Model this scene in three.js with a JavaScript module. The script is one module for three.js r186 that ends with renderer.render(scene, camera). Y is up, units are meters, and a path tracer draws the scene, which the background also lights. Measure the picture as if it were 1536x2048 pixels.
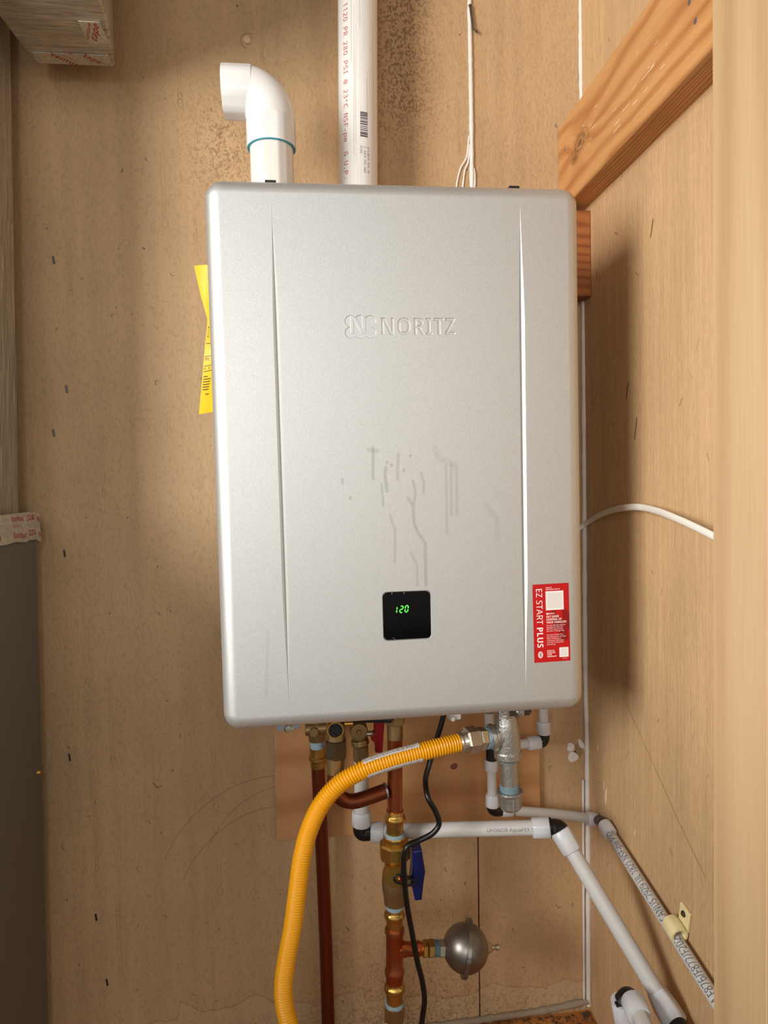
import * as THREE from 'three';
import { mergeGeometries, toCreasedNormals } from 'three/addons/utils/BufferGeometryUtils.js';
import { RoundedBoxGeometry } from 'three/addons/geometries/RoundedBoxGeometry.js';
import { FontLoader } from 'three/addons/loaders/FontLoader.js';
import { RectAreaLightUniformsLib } from 'three/addons/lights/RectAreaLightUniformsLib.js';

// ------------------------------------------------------------------ camera, sky, light, exposure
const scene = new THREE.Scene();
const camera = new THREE.PerspectiveCamera(2 * Math.atan(1024 / 1350) * 180 / Math.PI, 0.75, 0.02, 60);
camera.rotation.order = 'YXZ';
camera.position.set(-0.1202, 0.9655, 1.1298);
camera.rotation.set(-0.04761, -0.11041, -0.02464);
scene.background = new THREE.Color(0.75, 0.86, 1.0);
RectAreaLightUniformsLib.init();
const WIN = { x: -2.0, z0: 1.38, z1: 2.42, y0: 0.8, y1: 2.05 };       // the big window of the room, on its left wall
const daylight = new THREE.RectAreaLight(new THREE.Color(1.0, 0.97, 0.93), 27, WIN.z1 - WIN.z0, WIN.y1 - WIN.y0);
daylight.position.set(WIN.x + 0.01, (WIN.y0 + WIN.y1) / 2, (WIN.z0 + WIN.z1) / 2);
daylight.lookAt(5, (WIN.y0 + WIN.y1) / 2, (WIN.z0 + WIN.z1) / 2);
scene.add(daylight);
const WIN2 = { z: 4.0, x0: -1.3, x1: -0.1, y0: 1.25, y1: 2.25 };     // made-up rear window behind the camera, added for frontal fill
const daylight2 = new THREE.RectAreaLight(new THREE.Color(0.96, 0.98, 1.0), 6, WIN2.x1 - WIN2.x0, WIN2.y1 - WIN2.y0);  // fill light added to lift the left of the back wall
daylight2.position.set((WIN2.x0 + WIN2.x1) / 2, (WIN2.y0 + WIN2.y1) / 2, WIN2.z - 0.01);
daylight2.lookAt((WIN2.x0 + WIN2.x1) / 2, (WIN2.y0 + WIN2.y1) / 2, -5);
scene.add(daylight2);
const renderer = new THREE.WebGLRenderer({ antialias: true });
renderer.toneMapping = THREE.LinearToneMapping;
renderer.toneMappingExposure = 1.0;
renderer.shadowMap.enabled = true;

// ------------------------------------------------------------------ small maths
const V = (a) => new THREE.Vector3(...a);
const clamp = (v, a = 0, b = 1) => Math.min(b, Math.max(a, v));
const mix = (a, b, t) => a + (b - a) * t;
const smooth = (a, b, v) => { const t = clamp((v - a) / (b - a)); return t * t * (3 - 2 * t); };
function rng(seed) { let s = seed >>> 0; return () => { s = (s + 0x6d2b79f5) | 0; let t = Math.imul(s ^ (s >>> 15), 1 | s); t = (t + Math.imul(t ^ (t >>> 7), 61 | t)) ^ t; return ((t ^ (t >>> 14)) >>> 0) / 4294967296; }; }
function hash(x, y, s) { let h = Math.imul(x, 374761393) ^ Math.imul(y, 668265263) ^ Math.imul(s, 2147483647 - 61); h = Math.imul(h ^ (h >>> 13), 1274126177); return ((h ^ (h >>> 16)) >>> 0) / 4294967296; }
function noise(x, y, s = 1) {
  const i = Math.floor(x), j = Math.floor(y), u = x - i, v = y - j, a = u * u * (3 - 2 * u), b = v * v * (3 - 2 * v);
  return mix(mix(hash(i, j, s), hash(i + 1, j, s), a), mix(hash(i, j + 1, s), hash(i + 1, j + 1, s), a), b);
}
const fbm = (x, y, s, o = 4) => { let t = 0, a = 0.5, n = 0; for (let k = 0; k < o; k++) { t += a * noise(x, y, s + k * 17); n += a; x *= 2.03; y *= 2.03; a *= 0.5; } return t / n; };

// ------------------------------------------------------------------ textures
function paint(w, h, pixel, draw) {                                  // canvas from a per-pixel colour (0-255 sRGB), then strokes
  const c = document.createElement('canvas'); c.width = w; c.height = h;
  const g = c.getContext('2d');
  if (pixel) {
    const im = g.createImageData(w, h), d = im.data;
    for (let y = 0, k = 0; y < h; y++) for (let x = 0; x < w; x++, k += 4) { const p = pixel(x, y); d[k] = p[0]; d[k + 1] = p[1]; d[k + 2] = p[2]; d[k + 3] = 255; }
    g.putImageData(im, 0, 0);
  }
  if (draw) draw(g, w, h);
  return c;
}
function tex(c, color = true) { const t = new THREE.CanvasTexture(c); if (color) t.colorSpace = THREE.SRGBColorSpace; t.wrapS = t.wrapT = THREE.RepeatWrapping; t.magFilter = THREE.LinearFilter; return t; }
const grey = (f) => (x, y) => { const v = clamp(f(x, y)) * 255; return [v, v, v]; };
const tone = (c, k) => [clamp(c[0] * k, 0, 255), clamp(c[1] * k, 0, 255), clamp(c[2] * k, 0, 255)];
const blend = (a, b, t) => [mix(a[0], b[0], t), mix(a[1], b[1], t), mix(a[2], b[2], t)];

// ------------------------------------------------------------------ building helpers
const taken = {};
function numbered(name) { const k = taken[name] = (taken[name] ?? -1) + 1; return k ? name + '_' + String(k).padStart(3, '0') : name; }
const plain = (g) => { const q = g.index ? g.toNonIndexed() : g; for (const k of Object.keys(q.attributes)) if (!['position', 'normal', 'uv'].includes(k)) q.deleteAttribute(k); return q; };
const join = (list) => (list.length === 1 ? list[0] : mergeGeometries(list.map(plain)));
function thing(name, label, category, at, group) {
  const o = new THREE.Group(); o.name = numbered(name); o.position.set(...at); o.userData = { label, category };
  if (group) o.userData.group = group;
  scene.add(o); return o;
}
function part(parent, name, geos, mat, label) {                      // geometry is given in world metres
  const g = join(Array.isArray(geos) ? geos : [geos]).clone();
  const off = new THREE.Vector3(); for (let p = parent; p && p !== scene; p = p.parent) off.add(p.position);
  g.translate(-off.x, -off.y, -off.z);
  const m = new THREE.Mesh(g, mat); m.name = name; m.castShadow = m.receiveShadow = true;
  if (label) m.userData.label = label;
  parent.add(m); return m;
}
function single(name, geos, mat, label, category, at, group) {       // a thing of one piece
  const t = new THREE.Mesh(join(Array.isArray(geos) ? geos : [geos]).clone(), mat); t.geometry.translate(-at[0], -at[1], -at[2]);
  t.position.set(...at); t.name = numbered(name); t.castShadow = t.receiveShadow = true; t.userData = { label, category }; if (group) t.userData.group = group;
  scene.add(t); return t;
}
function struct(name, label, category) { const o = new THREE.Group(); o.name = name; o.userData = { kind: 'structure', label, category }; scene.add(o); return o; }
const box = (x0, x1, y0, y1, z0, z1) => { const g = new THREE.BoxGeometry(x1 - x0, y1 - y0, z1 - z0); g.translate((x0 + x1) / 2, (y0 + y1) / 2, (z0 + z1) / 2); return g; };
const rbox = (x0, x1, y0, y1, z0, z1, r = 0.002, s = 2) => { const g = new RoundedBoxGeometry(x1 - x0, y1 - y0, z1 - z0, s, r); g.translate((x0 + x1) / 2, (y0 + y1) / 2, (z0 + z1) / 2); return g; };
function worldUV(g, fx, fy) {                                        // uv from position, fx and fy give u and v
  const p = g.attributes.position, uv = new Float32Array(p.count * 2);
  for (let i = 0; i < p.count; i++) { const x = p.getX(i), y = p.getY(i), z = p.getZ(i); uv[2 * i] = fx(x, y, z); uv[2 * i + 1] = fy(x, y, z); }
  g.setAttribute('uv', new THREE.BufferAttribute(uv, 2)); return g;
}
function aim(g, p0, p1) {                                            // geometry along +y from the origin -> along p0..p1
  const d = V(p1).sub(V(p0)).normalize();
  g.applyQuaternion(new THREE.Quaternion().setFromUnitVectors(new THREE.Vector3(0, 1, 0), d)); g.translate(...p0); return g;
}
const dist = (a, b) => V(a).distanceTo(V(b));
const lerp3 = (a, b, t) => [mix(a[0], b[0], t), mix(a[1], b[1], t), mix(a[2], b[2], t)];
const add3 = (a, b, k = 1) => [a[0] + b[0] * k, a[1] + b[1] * k, a[2] + b[2] * k];
const dir3 = (a, b) => V(b).sub(V(a)).normalize().toArray();
function lathe(p0, p1, prof, seg = 32, crease = 0.55, turn = 0) {     // profile [[t 0..1 along p0-p1, radius], ...]
  const L = dist(p0, p1);
  const pts = prof.map(([t, r]) => new THREE.Vector2(r, t * L));
  if (pts[0].x > 0) pts.unshift(new THREE.Vector2(0, pts[0].y));
  if (pts[pts.length - 1].x > 0) pts.push(new THREE.Vector2(0, pts[pts.length - 1].y));
  const g = new THREE.LatheGeometry(pts, seg); if (turn) g.rotateY(turn);
  return aim(toCreasedNormals(g, crease), p0, p1);
}
const rod = (p0, p1, r, seg = 28, c = 0.0006) => { const L = dist(p0, p1), e = Math.min(c / L, 0.3); return lathe(p0, p1, [[0, r - c], [e, r], [1 - e, r], [1, r - c]], seg); };
function ring(p0, p1, r0, r1, seg = 32) { const a = [[0, r0], [0, r1 - 0.0004], [0.08, r1], [0.92, r1], [1, r1 - 0.0004], [1, r0], [0, r0]]; const L = dist(p0, p1); return aim(toCreasedNormals(new THREE.LatheGeometry(a.map(([t, r]) => new THREE.Vector2(r, t * L)), seg), 0.5), p0, p1); }
function hexnut(p0, p1, r, sides = 6, turn = 0, ch = 0.0012) {       // chamfered polygon nut
  const L = dist(p0, p1), e = Math.min(ch / L, 0.3);
  return lathe(p0, p1, [[0, r * 0.9], [e, r], [1 - e, r], [1, r * 0.9]], sides, 0.3, turn);
}
function sweep(pts, rad, { n = 80, radial = 20, caps = true, a = 1, b = 1, arc = null, start = [0, 0, 1], tension = 0.5 } = {}) {
  const cv = pts.length === 2 ? new THREE.LineCurve3(V(pts[0]), V(pts[1])) : new THREE.CatmullRomCurve3(pts.map(V), false, 'centripetal', tension);
  const L = cv.getLength(), pos = [], uv = [], idx = [];
  let N = V(start); const T = new THREE.Vector3(), B = new THREE.Vector3();
  const th0 = arc ? arc[0] : 0, th1 = arc ? arc[1] : Math.PI * 2;
  for (let i = 0; i <= n; i++) {
    const t = i / n, P = cv.getPointAt(t); cv.getTangentAt(t, T);
    N.addScaledVector(T, -N.dot(T)).normalize(); B.crossVectors(T, N);
    const r = typeof rad === 'function' ? rad(t, t * L) : rad;
    for (let j = 0; j <= radial; j++) {
      const th = mix(th0, th1, j / radial), rr = typeof r === 'function' ? r(th) : r, c = Math.cos(th) * rr * a, s = Math.sin(th) * rr * b;
      pos.push(P.x + N.x * c + B.x * s, P.y + N.y * c + B.y * s, P.z + N.z * c + B.z * s); uv.push(j / radial, t * L);
    }
  }
  const w = radial + 1;
  for (let i = 0; i < n; i++) for (let j = 0; j < radial; j++) { const q = i * w + j; idx.push(q, q + 1, q + w, q + 1, q + w + 1, q + w); }
  const g = new THREE.BufferGeometry();
  g.setAttribute('position', new THREE.Float32BufferAttribute(pos, 3)); g.setAttribute('uv', new THREE.Float32BufferAttribute(uv, 2)); g.setIndex(idx);
  g.computeVertexNormals();
  if (!arc) { const nr = g.attributes.normal; for (let i = 0; i <= n; i++) { const q0 = i * w, q1 = q0 + radial; const m = new THREE.Vector3(nr.getX(q0) + nr.getX(q1), nr.getY(q0) + nr.getY(q1), nr.getZ(q0) + nr.getZ(q1)).normalize(); nr.setXYZ(q0, m.x, m.y, m.z); nr.setXYZ(q1, m.x, m.y, m.z); } }
  if (!caps || arc) return g;
  const list = [g];
  for (const e of [0, n]) {
    const cp = cv.getPointAt(e / n), cpos = [], cuv = [], ci = [];
    cpos.push(cp.x, cp.y, cp.z); cuv.push(0.5, 0.5);
    for (let j = 0; j <= radial; j++) { const q = (e * w + j) * 3; cpos.push(pos[q], pos[q + 1], pos[q + 2]); cuv.push(0.5, 0.5); }
    for (let j = 1; j <= radial; j++) e ? ci.push(0, j, j + 1) : ci.push(0, j + 1, j);
    const cg = new THREE.BufferGeometry(); cg.setAttribute('position', new THREE.Float32BufferAttribute(cpos, 3)); cg.setAttribute('uv', new THREE.Float32BufferAttribute(cuv, 2)); cg.setIndex(ci); cg.computeVertexNormals(); list.push(cg);
  }
  return join(list);
}
function plate(pts, depth, bevel, place) {                           // bevelled plate from a 2D outline, extruded along +z
  const s = new THREE.Shape(pts.map(([x, y]) => new THREE.Vector2(x, y)));
  const g = new THREE.ExtrudeGeometry(s, { depth: depth - 2 * bevel, bevelEnabled: bevel > 0, bevelThickness: bevel, bevelSize: bevel, bevelOffset: -bevel, bevelSegments: 2, curveSegments: 6 });
  g.translate(0, 0, bevel); if (place) g.translate(...place); return g;
}
function roundRect(cx, cy, w, h, r, n = 6) {
  const out = [];
  for (const [sx, sy, a0] of [[1, 1, 0], [-1, 1, 90], [-1, -1, 180], [1, -1, 270]]) for (let k = 0; k <= n; k++) { const a = (a0 + 90 * k / n) * Math.PI / 180; out.push([cx + sx * (w / 2 - r) + r * Math.cos(a), cy + sy * (h / 2 - r) + r * Math.sin(a)]); }
  return out;
}

// ------------------------------------------------------------------ materials
const S = (o) => new THREE.MeshStandardMaterial(o);
const P = (o) => new THREE.MeshPhysicalMaterial(o);
const XW = 0.357;                                                    // right wall plane; the back wall is z = 0, the floor y = 0
const peelCanvas = paint(512, 512, grey((x, y) => { const n = fbm(x / 5, y / 8, 5, 3), m = fbm(x / 40, y / 60, 9, 2); return clamp(0.5 + (n - 0.5) * 1.3 + (m - 0.5) * 0.4); }));
const peel = tex(peelCanvas, false); peel.repeat.set(3.2, 3.2);
const WX0 = -0.70, WX1 = 0.40, WY1 = 1.86;                           // area covered by the drawn back-wall paint
const wallMarks = paint(1240, 2048, (x, y) => {
  const wx = mix(WX0, WX1, x / 1240), wy = WY1 * (1 - y / 2048);
  let c = [193, 158, 116];
  const cloud = fbm(wx * 5 + 3, wy * 4, 21, 4), peelN = fbm(x / 3.2, y / 5, 31, 3), drip = fbm(wx * 60, wy * 3.2, 41, 3);
  let k = 1 + (cloud - 0.5) * 0.16 + (drip - 0.5) * 0.07;
  const pit = smooth(0.5, 0.8, peelN); k -= pit * 0.065;
  c = tone(c, k);
  // mildew speckle beside the vent pipe, and over the low damp area
  const spot = fbm(x / 2.6, y / 3.2, 77, 3), m1 = Math.exp(-(((wx - 0.05) / 0.055) ** 2)) * smooth(1.42, 1.62, wy) + 0.75 * Math.exp(-(((wx + 0.24) / 0.06) ** 2) - (((wy - 1.50) / 0.09) ** 2)) + 0.5 * Math.exp(-(((wx - 0.02) / 0.17) ** 2)) * (1 - smooth(0.06, 0.33, wy)) + 0.5 * (1 - smooth(0.01, 0.09, wy));
  const sp = clamp(smooth(0.50, 0.74, spot + 0.10 * (m1 - 0.4)) * m1);
  c = blend(c, [92, 62, 34], sp * 0.55);
  return c;
}, (g, w, h) => {
  const X = (wx) => (wx - WX0) / (WX1 - WX0) * w, Y = (wy) => (1 - wy / WY1) * h, r = rng(5);
  const line = (pts, lw, col) => { g.strokeStyle = col; g.lineWidth = lw; g.lineCap = 'round'; g.beginPath(); pts.forEach((p, i) => (i ? g.lineTo(X(p[0]), Y(p[1])) : g.moveTo(X(p[0]), Y(p[1])))); g.stroke(); };
  // paint runs: slim outlines with a droplet at the end
  for (let i = 0; i < 46; i++) {
    const x = mix(-0.52, 0.33, r()), y = mix(0.15, 1.7, r()), L = mix(0.02, 0.2, r() ** 2), q = mix(0.0025, 0.006, r());
    line([[x - q * 0.5, y], [x - q * 0.5, y - L]], 1.2, 'rgba(120,86,52,0.20)'); line([[x + q * 0.5, y], [x + q * 0.5, y - L]], 1.2, 'rgba(120,86,52,0.20)');
    g.strokeStyle = 'rgba(118,84,50,0.30)'; g.lineWidth = 1.3; g.beginPath(); g.ellipse(X(x), Y(y - L), q * 900, q * 1500, 0, 0, 7); g.stroke();
  }
  // hair-thin dirt fibres
  for (let i = 0; i < 90; i++) {
    const low = r() < 0.6, x = mix(-0.54, 0.34, r()), y = low ? mix(0.02, 0.5, r()) : mix(0.5, 1.75, r()), a = r() * 6.3, L = mix(0.003, 0.014, r() * r());
    line([[x, y], [x + Math.cos(a) * L * 0.6, y + Math.sin(a) * L], [x + Math.cos(a + 0.7) * L, y + Math.sin(a + 0.4) * L * 1.7]], mix(0.8, 2, r()), 'rgba(60,40,22,' + mix(0.25, 0.75, r()).toFixed(2) + ')');
  }
  for (let i = 0; i < 140; i++) { const x = mix(-0.54, 0.34, r()), y = mix(0.02, 1.8, r()); g.fillStyle = 'rgba(78,52,28,' + mix(0.2, 0.7, r()).toFixed(2) + ')'; g.beginPath(); g.ellipse(X(x), Y(y), mix(0.6, 2.1, r()), mix(0.8, 3.2, r()), r(), 0, 7); g.fill(); }
  // arc scuffs low on the left
  g.strokeStyle = 'rgba(110,76,44,0.35)'; g.lineWidth = 1.6;
  for (const [a, b, rr] of [[-0.30, 0.30, 0.19], [-0.29, 0.27, 0.17], [-0.27, 0.34, 0.14]]) { g.beginPath(); g.ellipse(X(a + 0.09), Y(b - 0.04), rr * 1100, rr * 1250, 0.4, 3.2, 4.6); g.stroke(); }
  // tide mark along the floor, scraped paler below
  g.fillStyle = 'rgba(206,190,160,0.22)'; g.strokeStyle = 'rgba(104,76,34,0.28)'; g.lineWidth = 2; g.beginPath(); g.moveTo(X(-0.6), Y(-0.01));
  let px = -0.6; const tide = []; while (px < 0.36) { tide.push([px, 0.045 + 0.05 * fbm(px * 22, 2, 88, 3) * (px > -0.36 && px < -0.05 ? 1.5 : 0.6)]); px += 0.006; }
  tide.forEach((p) => g.lineTo(X(p[0]), Y(p[1]))); g.lineTo(X(0.36), Y(-0.01)); g.fill(); g.beginPath(); tide.forEach((p, i) => (i ? g.lineTo(X(p[0]), Y(p[1])) : g.moveTo(X(p[0]), Y(p[1])))); g.stroke();
  // painted-over nail head near the top
  g.strokeStyle = 'rgba(140,104,66,0.6)'; g.lineWidth = 2; for (const q of [9, 13, 6]) { g.beginPath(); g.arc(X(-0.195), Y(1.672), q, r() * 6, 5 + r()); g.stroke(); } g.fillStyle = 'rgba(232,206,168,0.7)'; g.beginPath(); g.arc(X(-0.197), Y(1.674), 6, 0, 7); g.fill();
});
const backPaint = S({ map: tex(wallMarks), bumpMap: peel, bumpScale: 0.00045, roughness: 0.62 });
const sideMarks = paint(1024, 2048, (x, y) => {                      // right wall: u along z (0..1 m), v up (0..2 m)
  const wz = x / 1024 * 0.6, wy = 2 * (1 - y / 2048);
  const grain = fbm(wz * 420, wy * 9, 51, 3), fine = fbm(x / 4, y / 9, 53, 3), cl = fbm(wz * 6, wy * 4, 55, 3), band = fbm(wz * 40 + 0.6 * Math.sin(wy * 5), wy * 1.5, 57, 2);
  return tone([198, 163, 120], 1 + (grain - 0.5) * 0.12 + (fine - 0.5) * 0.10 + (cl - 0.5) * 0.12 + (band - 0.5) * 0.06);
}, (g, w, h) => {
  const X = (z) => z / 0.6 * w, Y = (y) => (1 - y / 2) * h, r = rng(9);
  const line = (pts, lw, col) => { g.strokeStyle = col; g.lineWidth = lw; g.lineCap = 'round'; g.beginPath(); pts.forEach((p, i) => (i ? g.lineTo(X(p[0]), Y(p[1])) : g.moveTo(X(p[0]), Y(p[1])))); g.stroke(); };
  for (let i = 0; i < 80; i++) { const z = mix(0.01, 0.5, r()), y = mix(0.1, 1.9, r()), L = mix(0.004, 0.02, r() * r()), a = (r() - 0.5) * 0.012; line([[z, y], [z + a, y - L * 0.6], [z + a * 1.8, y - L]], mix(0.8, 2.4, r()), 'rgba(84,56,28,' + mix(0.2, 0.65, r()).toFixed(2) + ')'); }
  for (const [z, y, L] of [[0.165, 1.10, 0.02], [0.19, 1.045, 0.028], [0.03, 1.39, 0.022], [0.24, 1.31, 0.02], [0.02, 1.385, 0.01]]) line([[z, y], [z - 0.004, y - L * 0.6], [z - 0.007, y - L]], 4, 'rgba(74,46,20,0.8)');
  g.fillStyle = 'rgba(228,214,190,0.95)'; for (const [z, y, a, b] of [[0.075, 0.43, 7, 16], [0.068, 0.445, 3, 8], [0.045, 0.5, 3, 6], [0.175, 0.42, 3, 6], [0.12, 1.14, 4, 3]]) { g.globalAlpha = b < 7 && a > 5 ? 0.35 : 0.9; g.beginPath(); g.ellipse(X(z), Y(y), a, b, 0.3, 0, 7); g.fill(); } g.globalAlpha = 1;
  line([[0.14, 0.62], [0.22, 0.56], [0.30, 0.50], [0.36, 0.46]], 2, 'rgba(110,80,46,0.5)');
});
const sidePaint = S({ map: tex(sideMarks), bumpMap: peel, bumpScale: 0.0003, roughness: 0.6 });
function woodCanvas(w, h, seed, light, dark, rings, knots = [], fine = 0.5, scratches = 0) {   // grain runs along x
  return paint(w, h, (x, y) => {
    let yy = y, kd = 0;
    for (const [kx, ky, kr] of knots) { const dx = (x - kx) / 1.0, dy = y - ky, d2 = (dx * dx) / (kr * kr * 3.2) + (dy * dy) / (kr * kr); yy += Math.sign(dy || 1) * kr * 1.3 * Math.exp(-d2 * 0.55); kd = Math.max(kd, Math.exp(-d2 * 3.2)); }
    const warp = fbm(x / w * 3 + seed, yy / h * 2, seed, 3) * 1.7;
    const ph = (yy / h + warp * 0.16) * rings;
    let k = 0.5 + 0.5 * Math.sin(ph * 6.283); k = k * k * 0.8 + 0.2 * fbm(x / 130, yy / 3, seed + 5, 2);
    const f = fbm(x / 60, yy / 2.2, seed + 3, 3) - 0.5, cl = fbm(x / w * 4, y / h * 2.5, seed + 8, 3) - 0.5;
    let c = blend(light, dark, clamp(k * 0.75 + f * fine + cl * 0.5)); if (kd > 0.05) { let q = 0; for (const [kx, ky, kr] of knots) { const dx = (x - kx), dy = (y - ky); q = Math.max(q, Math.exp(-((dx * dx) / (kr * kr * 3.2) + (dy * dy) / (kr * kr)) * 1.6) * (0.7 + 0.3 * Math.sin(Math.hypot(dx * 0.6, dy) / kr * 14))); } c = blend(c, tone(dark, 0.62), q * 0.85); }
    return c;
  }, (g) => { const r = rng(seed); for (let i = 0; i < scratches; i++) { const x = w * mix(0.15, 0.62, r()), y = h * mix(0.3, 0.8, r()), L = mix(8, 60, r() * r()); g.strokeStyle = 'rgba(250,232,200,' + mix(0.4, 0.9, r()).toFixed(2) + ')'; g.lineWidth = mix(1, 2.5, r()); g.beginPath(); g.moveTo(x, y); g.lineTo(x + L, y - L * 0.04 + (r() - 0.5) * 5); g.stroke(); } });
}
const beamFace = S({ map: tex(woodCanvas(1024, 256, 3, [206, 152, 94], [168, 104, 54], 4.5, [[165, 122, 36], [128, 150, 18]], 0.4, 30)), roughness: 0.6 });
const beamEdge = S({ map: tex(woodCanvas(1024, 128, 7, [206, 152, 94], [150, 92, 48], 8, [], 0.35)), roughness: 0.7 });
const studWood = S({ map: tex(woodCanvas(2048, 256, 15, [196, 165, 124], [176, 140, 99], 2.2, [[1460, 236, 9], [905, 214, 8]], 0.4)), roughness: 0.65 });
const boardWood = S({ map: tex(woodCanvas(1024, 256, 23, [176, 108, 56], [122, 62, 26], 9, [], 0.4)), roughness: 0.6 });
const plyWood = S({ map: tex(woodCanvas(1024, 512, 31, [196, 146, 96], [166, 112, 64], 3.5, [[860, 150, 17]], 0.35)), roughness: 0.6 });
const floorWood = S({ map: tex(woodCanvas(512, 512, 37, [196, 126, 60], [132, 74, 30], 5, [], 0.5)), roughness: 0.7 });
const pvcWhite = P({ color: 0xe9e6e2, roughness: 0.32, clearcoat: 0.15, clearcoatRoughness: 0.3 });
const primer = S({ color: 0x2f9fb4, roughness: 0.4 });
const caulk = S({ color: 0xe6dfd6, roughness: 0.45 });
const cableWhite = S({ color: 0xe8e2d6, roughness: 0.5 });
const silver = { metalness: 0.72, roughness: 0.5 };
const caseGrey = S({ color: 0xa9a9a6, ...silver });
const steelDark = S({ color: 0x54504a, metalness: 0.8, roughness: 0.4 });
const zinc = S({ color: 0xb4bac6, metalness: 0.95, roughness: 0.28 });
const chrome = S({ color: 0xd8d8d6, metalness: 1, roughness: 0.22 });
const blackPlastic = S({ color: 0x121212, roughness: 0.42 });
const blackGloss = P({ color: 0x020203, roughness: 0.12, specularIntensity: 0.45 });
const speck = (seed, lo, hi) => { const t = tex(paint(256, 256, grey((x, y) => mix(lo, hi, fbm(x / 18, y / 18, seed, 4)))), false); t.repeat.set(3, 20); return t; };
const copper = S({ color: 0xb4633c, metalness: 0.95, roughness: 0.34, roughnessMap: speck(3, 0.85, 1) });
const copperDark = S({ color: 0x7f4128, metalness: 0.85, roughness: 0.45, roughnessMap: speck(5, 0.7, 1) });
const brass = S({ color: 0xc79c52, metalness: 0.95, roughness: 0.3 });
const brassDull = S({ color: 0x9c8258, metalness: 0.85, roughness: 0.42 });
const brassDark = S({ color: 0x574632, metalness: 0.8, roughness: 0.45 });
const galv = S({ color: 0xb9b8b2, metalness: 0.92, roughness: 0.42, bumpMap: tex(paint(256, 256, grey((x, y) => fbm(x / 9, y / 9, 61, 4))), false), bumpScale: 0.0006 });
const nickel = S({ color: 0xcfc6b4, metalness: 0.95, roughness: 0.3 });
const dope = S({ color: 0x8fa6b2, roughness: 0.6 });
const threadBlue = S({ color: 0x8499a4, metalness: 0.3, roughness: 0.5 });
const hoseYellow = P({ color: 0xf0a80c, roughness: 0.34, clearcoat: 0.3, clearcoatRoughness: 0.3 });
const pexWhite = P({ color: 0xc6c4c0, roughness: 0.4 });
const pexCollar = P({ color: 0xcdced0, roughness: 0.32 });
const handleRed = S({ color: 0x9c0d14, roughness: 0.4 });
const handleBlue = S({ color: 0x0b1450, roughness: 0.35 });
const tankSteel = S({ color: 0x8d8880, metalness: 0.95, roughness: 0.38 });
const drywall = S({ color: 0x6a635a, roughness: 0.9 });
const whiteWall = S({ color: 0xe6e3dd, roughness: 0.9 });
const concrete = S({ color: 0x5c5852, roughness: 0.9 });
const furnacePaint = S({ color: 0x6a645a, roughness: 0.55 });

// ------------------------------------------------------------------ the setting
const wb = struct('wall_back', 'tan painted plywood back wall with stains and paint runs', 'wall');
part(wb, 'backing', box(-1.3, 0.48, -0.02, 2.46, -0.06, -0.022), boardWood);
const seamX = (y) => 0.1541 + 0.0075 * y;
function sheet(x0, x1) {                                              // plywood sheet, one edge following the leaning seam
  const e = (x, y) => (x === 'seamL' ? seamX(y) - 0.0012 : x === 'seamR' ? seamX(y) + 0.0012 : x);
  const g = plate([[e(x0, 0), 0], [e(x1, 0), 0], [e(x1, 2.42), 2.42], [e(x0, 2.42), 2.42]], 0.012, 0.0006, [0, 0, -0.012]);
  return worldUV(g, (x) => (x - WX0) / (WX1 - WX0), (x, y) => y / WY1);
}
part(wb, 'plywood_panel', sheet(-1.25, 'seamL'), backPaint); part(wb, 'plywood_panel_001', sheet('seamR', XW + 0.02), backPaint);
const staples = [[-0.5078, 1.3234, 0.0008], [-0.4973, 1.1219, 0.0008], [-0.5202, 1.0527, 0.0008], [-0.5122, 0.8601, 0.0008], [-0.5194, 0.5271, 0.0008], [-0.4897, 0.2559, 0.0008], [-0.477, 0.1434, 0.0008]];
for (const q of staples) { const g = rbox(-0.0016, 0.0016, -0.006, 0.006, 0, 0.0012, 0.0005); g.rotateZ(0.12); g.translate(q[0], q[1], -0.0002); part(wb, 'staple', g, steelDark); }
const wr = struct('wall_right', 'tan painted plywood side wall with vertical grain', 'wall');
part(wr, 'plywood_panel', worldUV(rbox(XW, XW + 0.018, 0, 2.42, -0.001, 0.47, 0.0008), (x, y, z) => z / 0.6, (x, y) => y / 2), sidePaint);
part(wr, 'sheathing', box(XW + 0.018, XW + 0.12, 0, 2.46, -0.06, 0.46), drywall);
const wl = struct('wall_left', 'plain side wall of the closet behind the furnace', 'wall');
part(wl, 'panel', box(-1.33, -1.25, -0.02, 2.46, -0.06, 0.55), backPaint);
const fl = struct('floor', 'worn orange wood closet floor with dirt along the wall', 'floor');
part(fl, 'boards', worldUV(box(-1.25, XW + 0.018, -0.05, 0, -0.012, 0.56), (x) => x * 2, (x, y, z) => z * 2), floorWood);
part(fl, 'slab', box(-2.1, 1.6, -0.12, -0.05, -0.1, 4.1), concrete);
const ce = struct('ceiling', 'plain ceiling over closet and room', 'ceiling');
part(ce, 'board', box(-2.1, 1.6, 2.42, 2.5, -0.06, 4.1), drywall);
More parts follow.
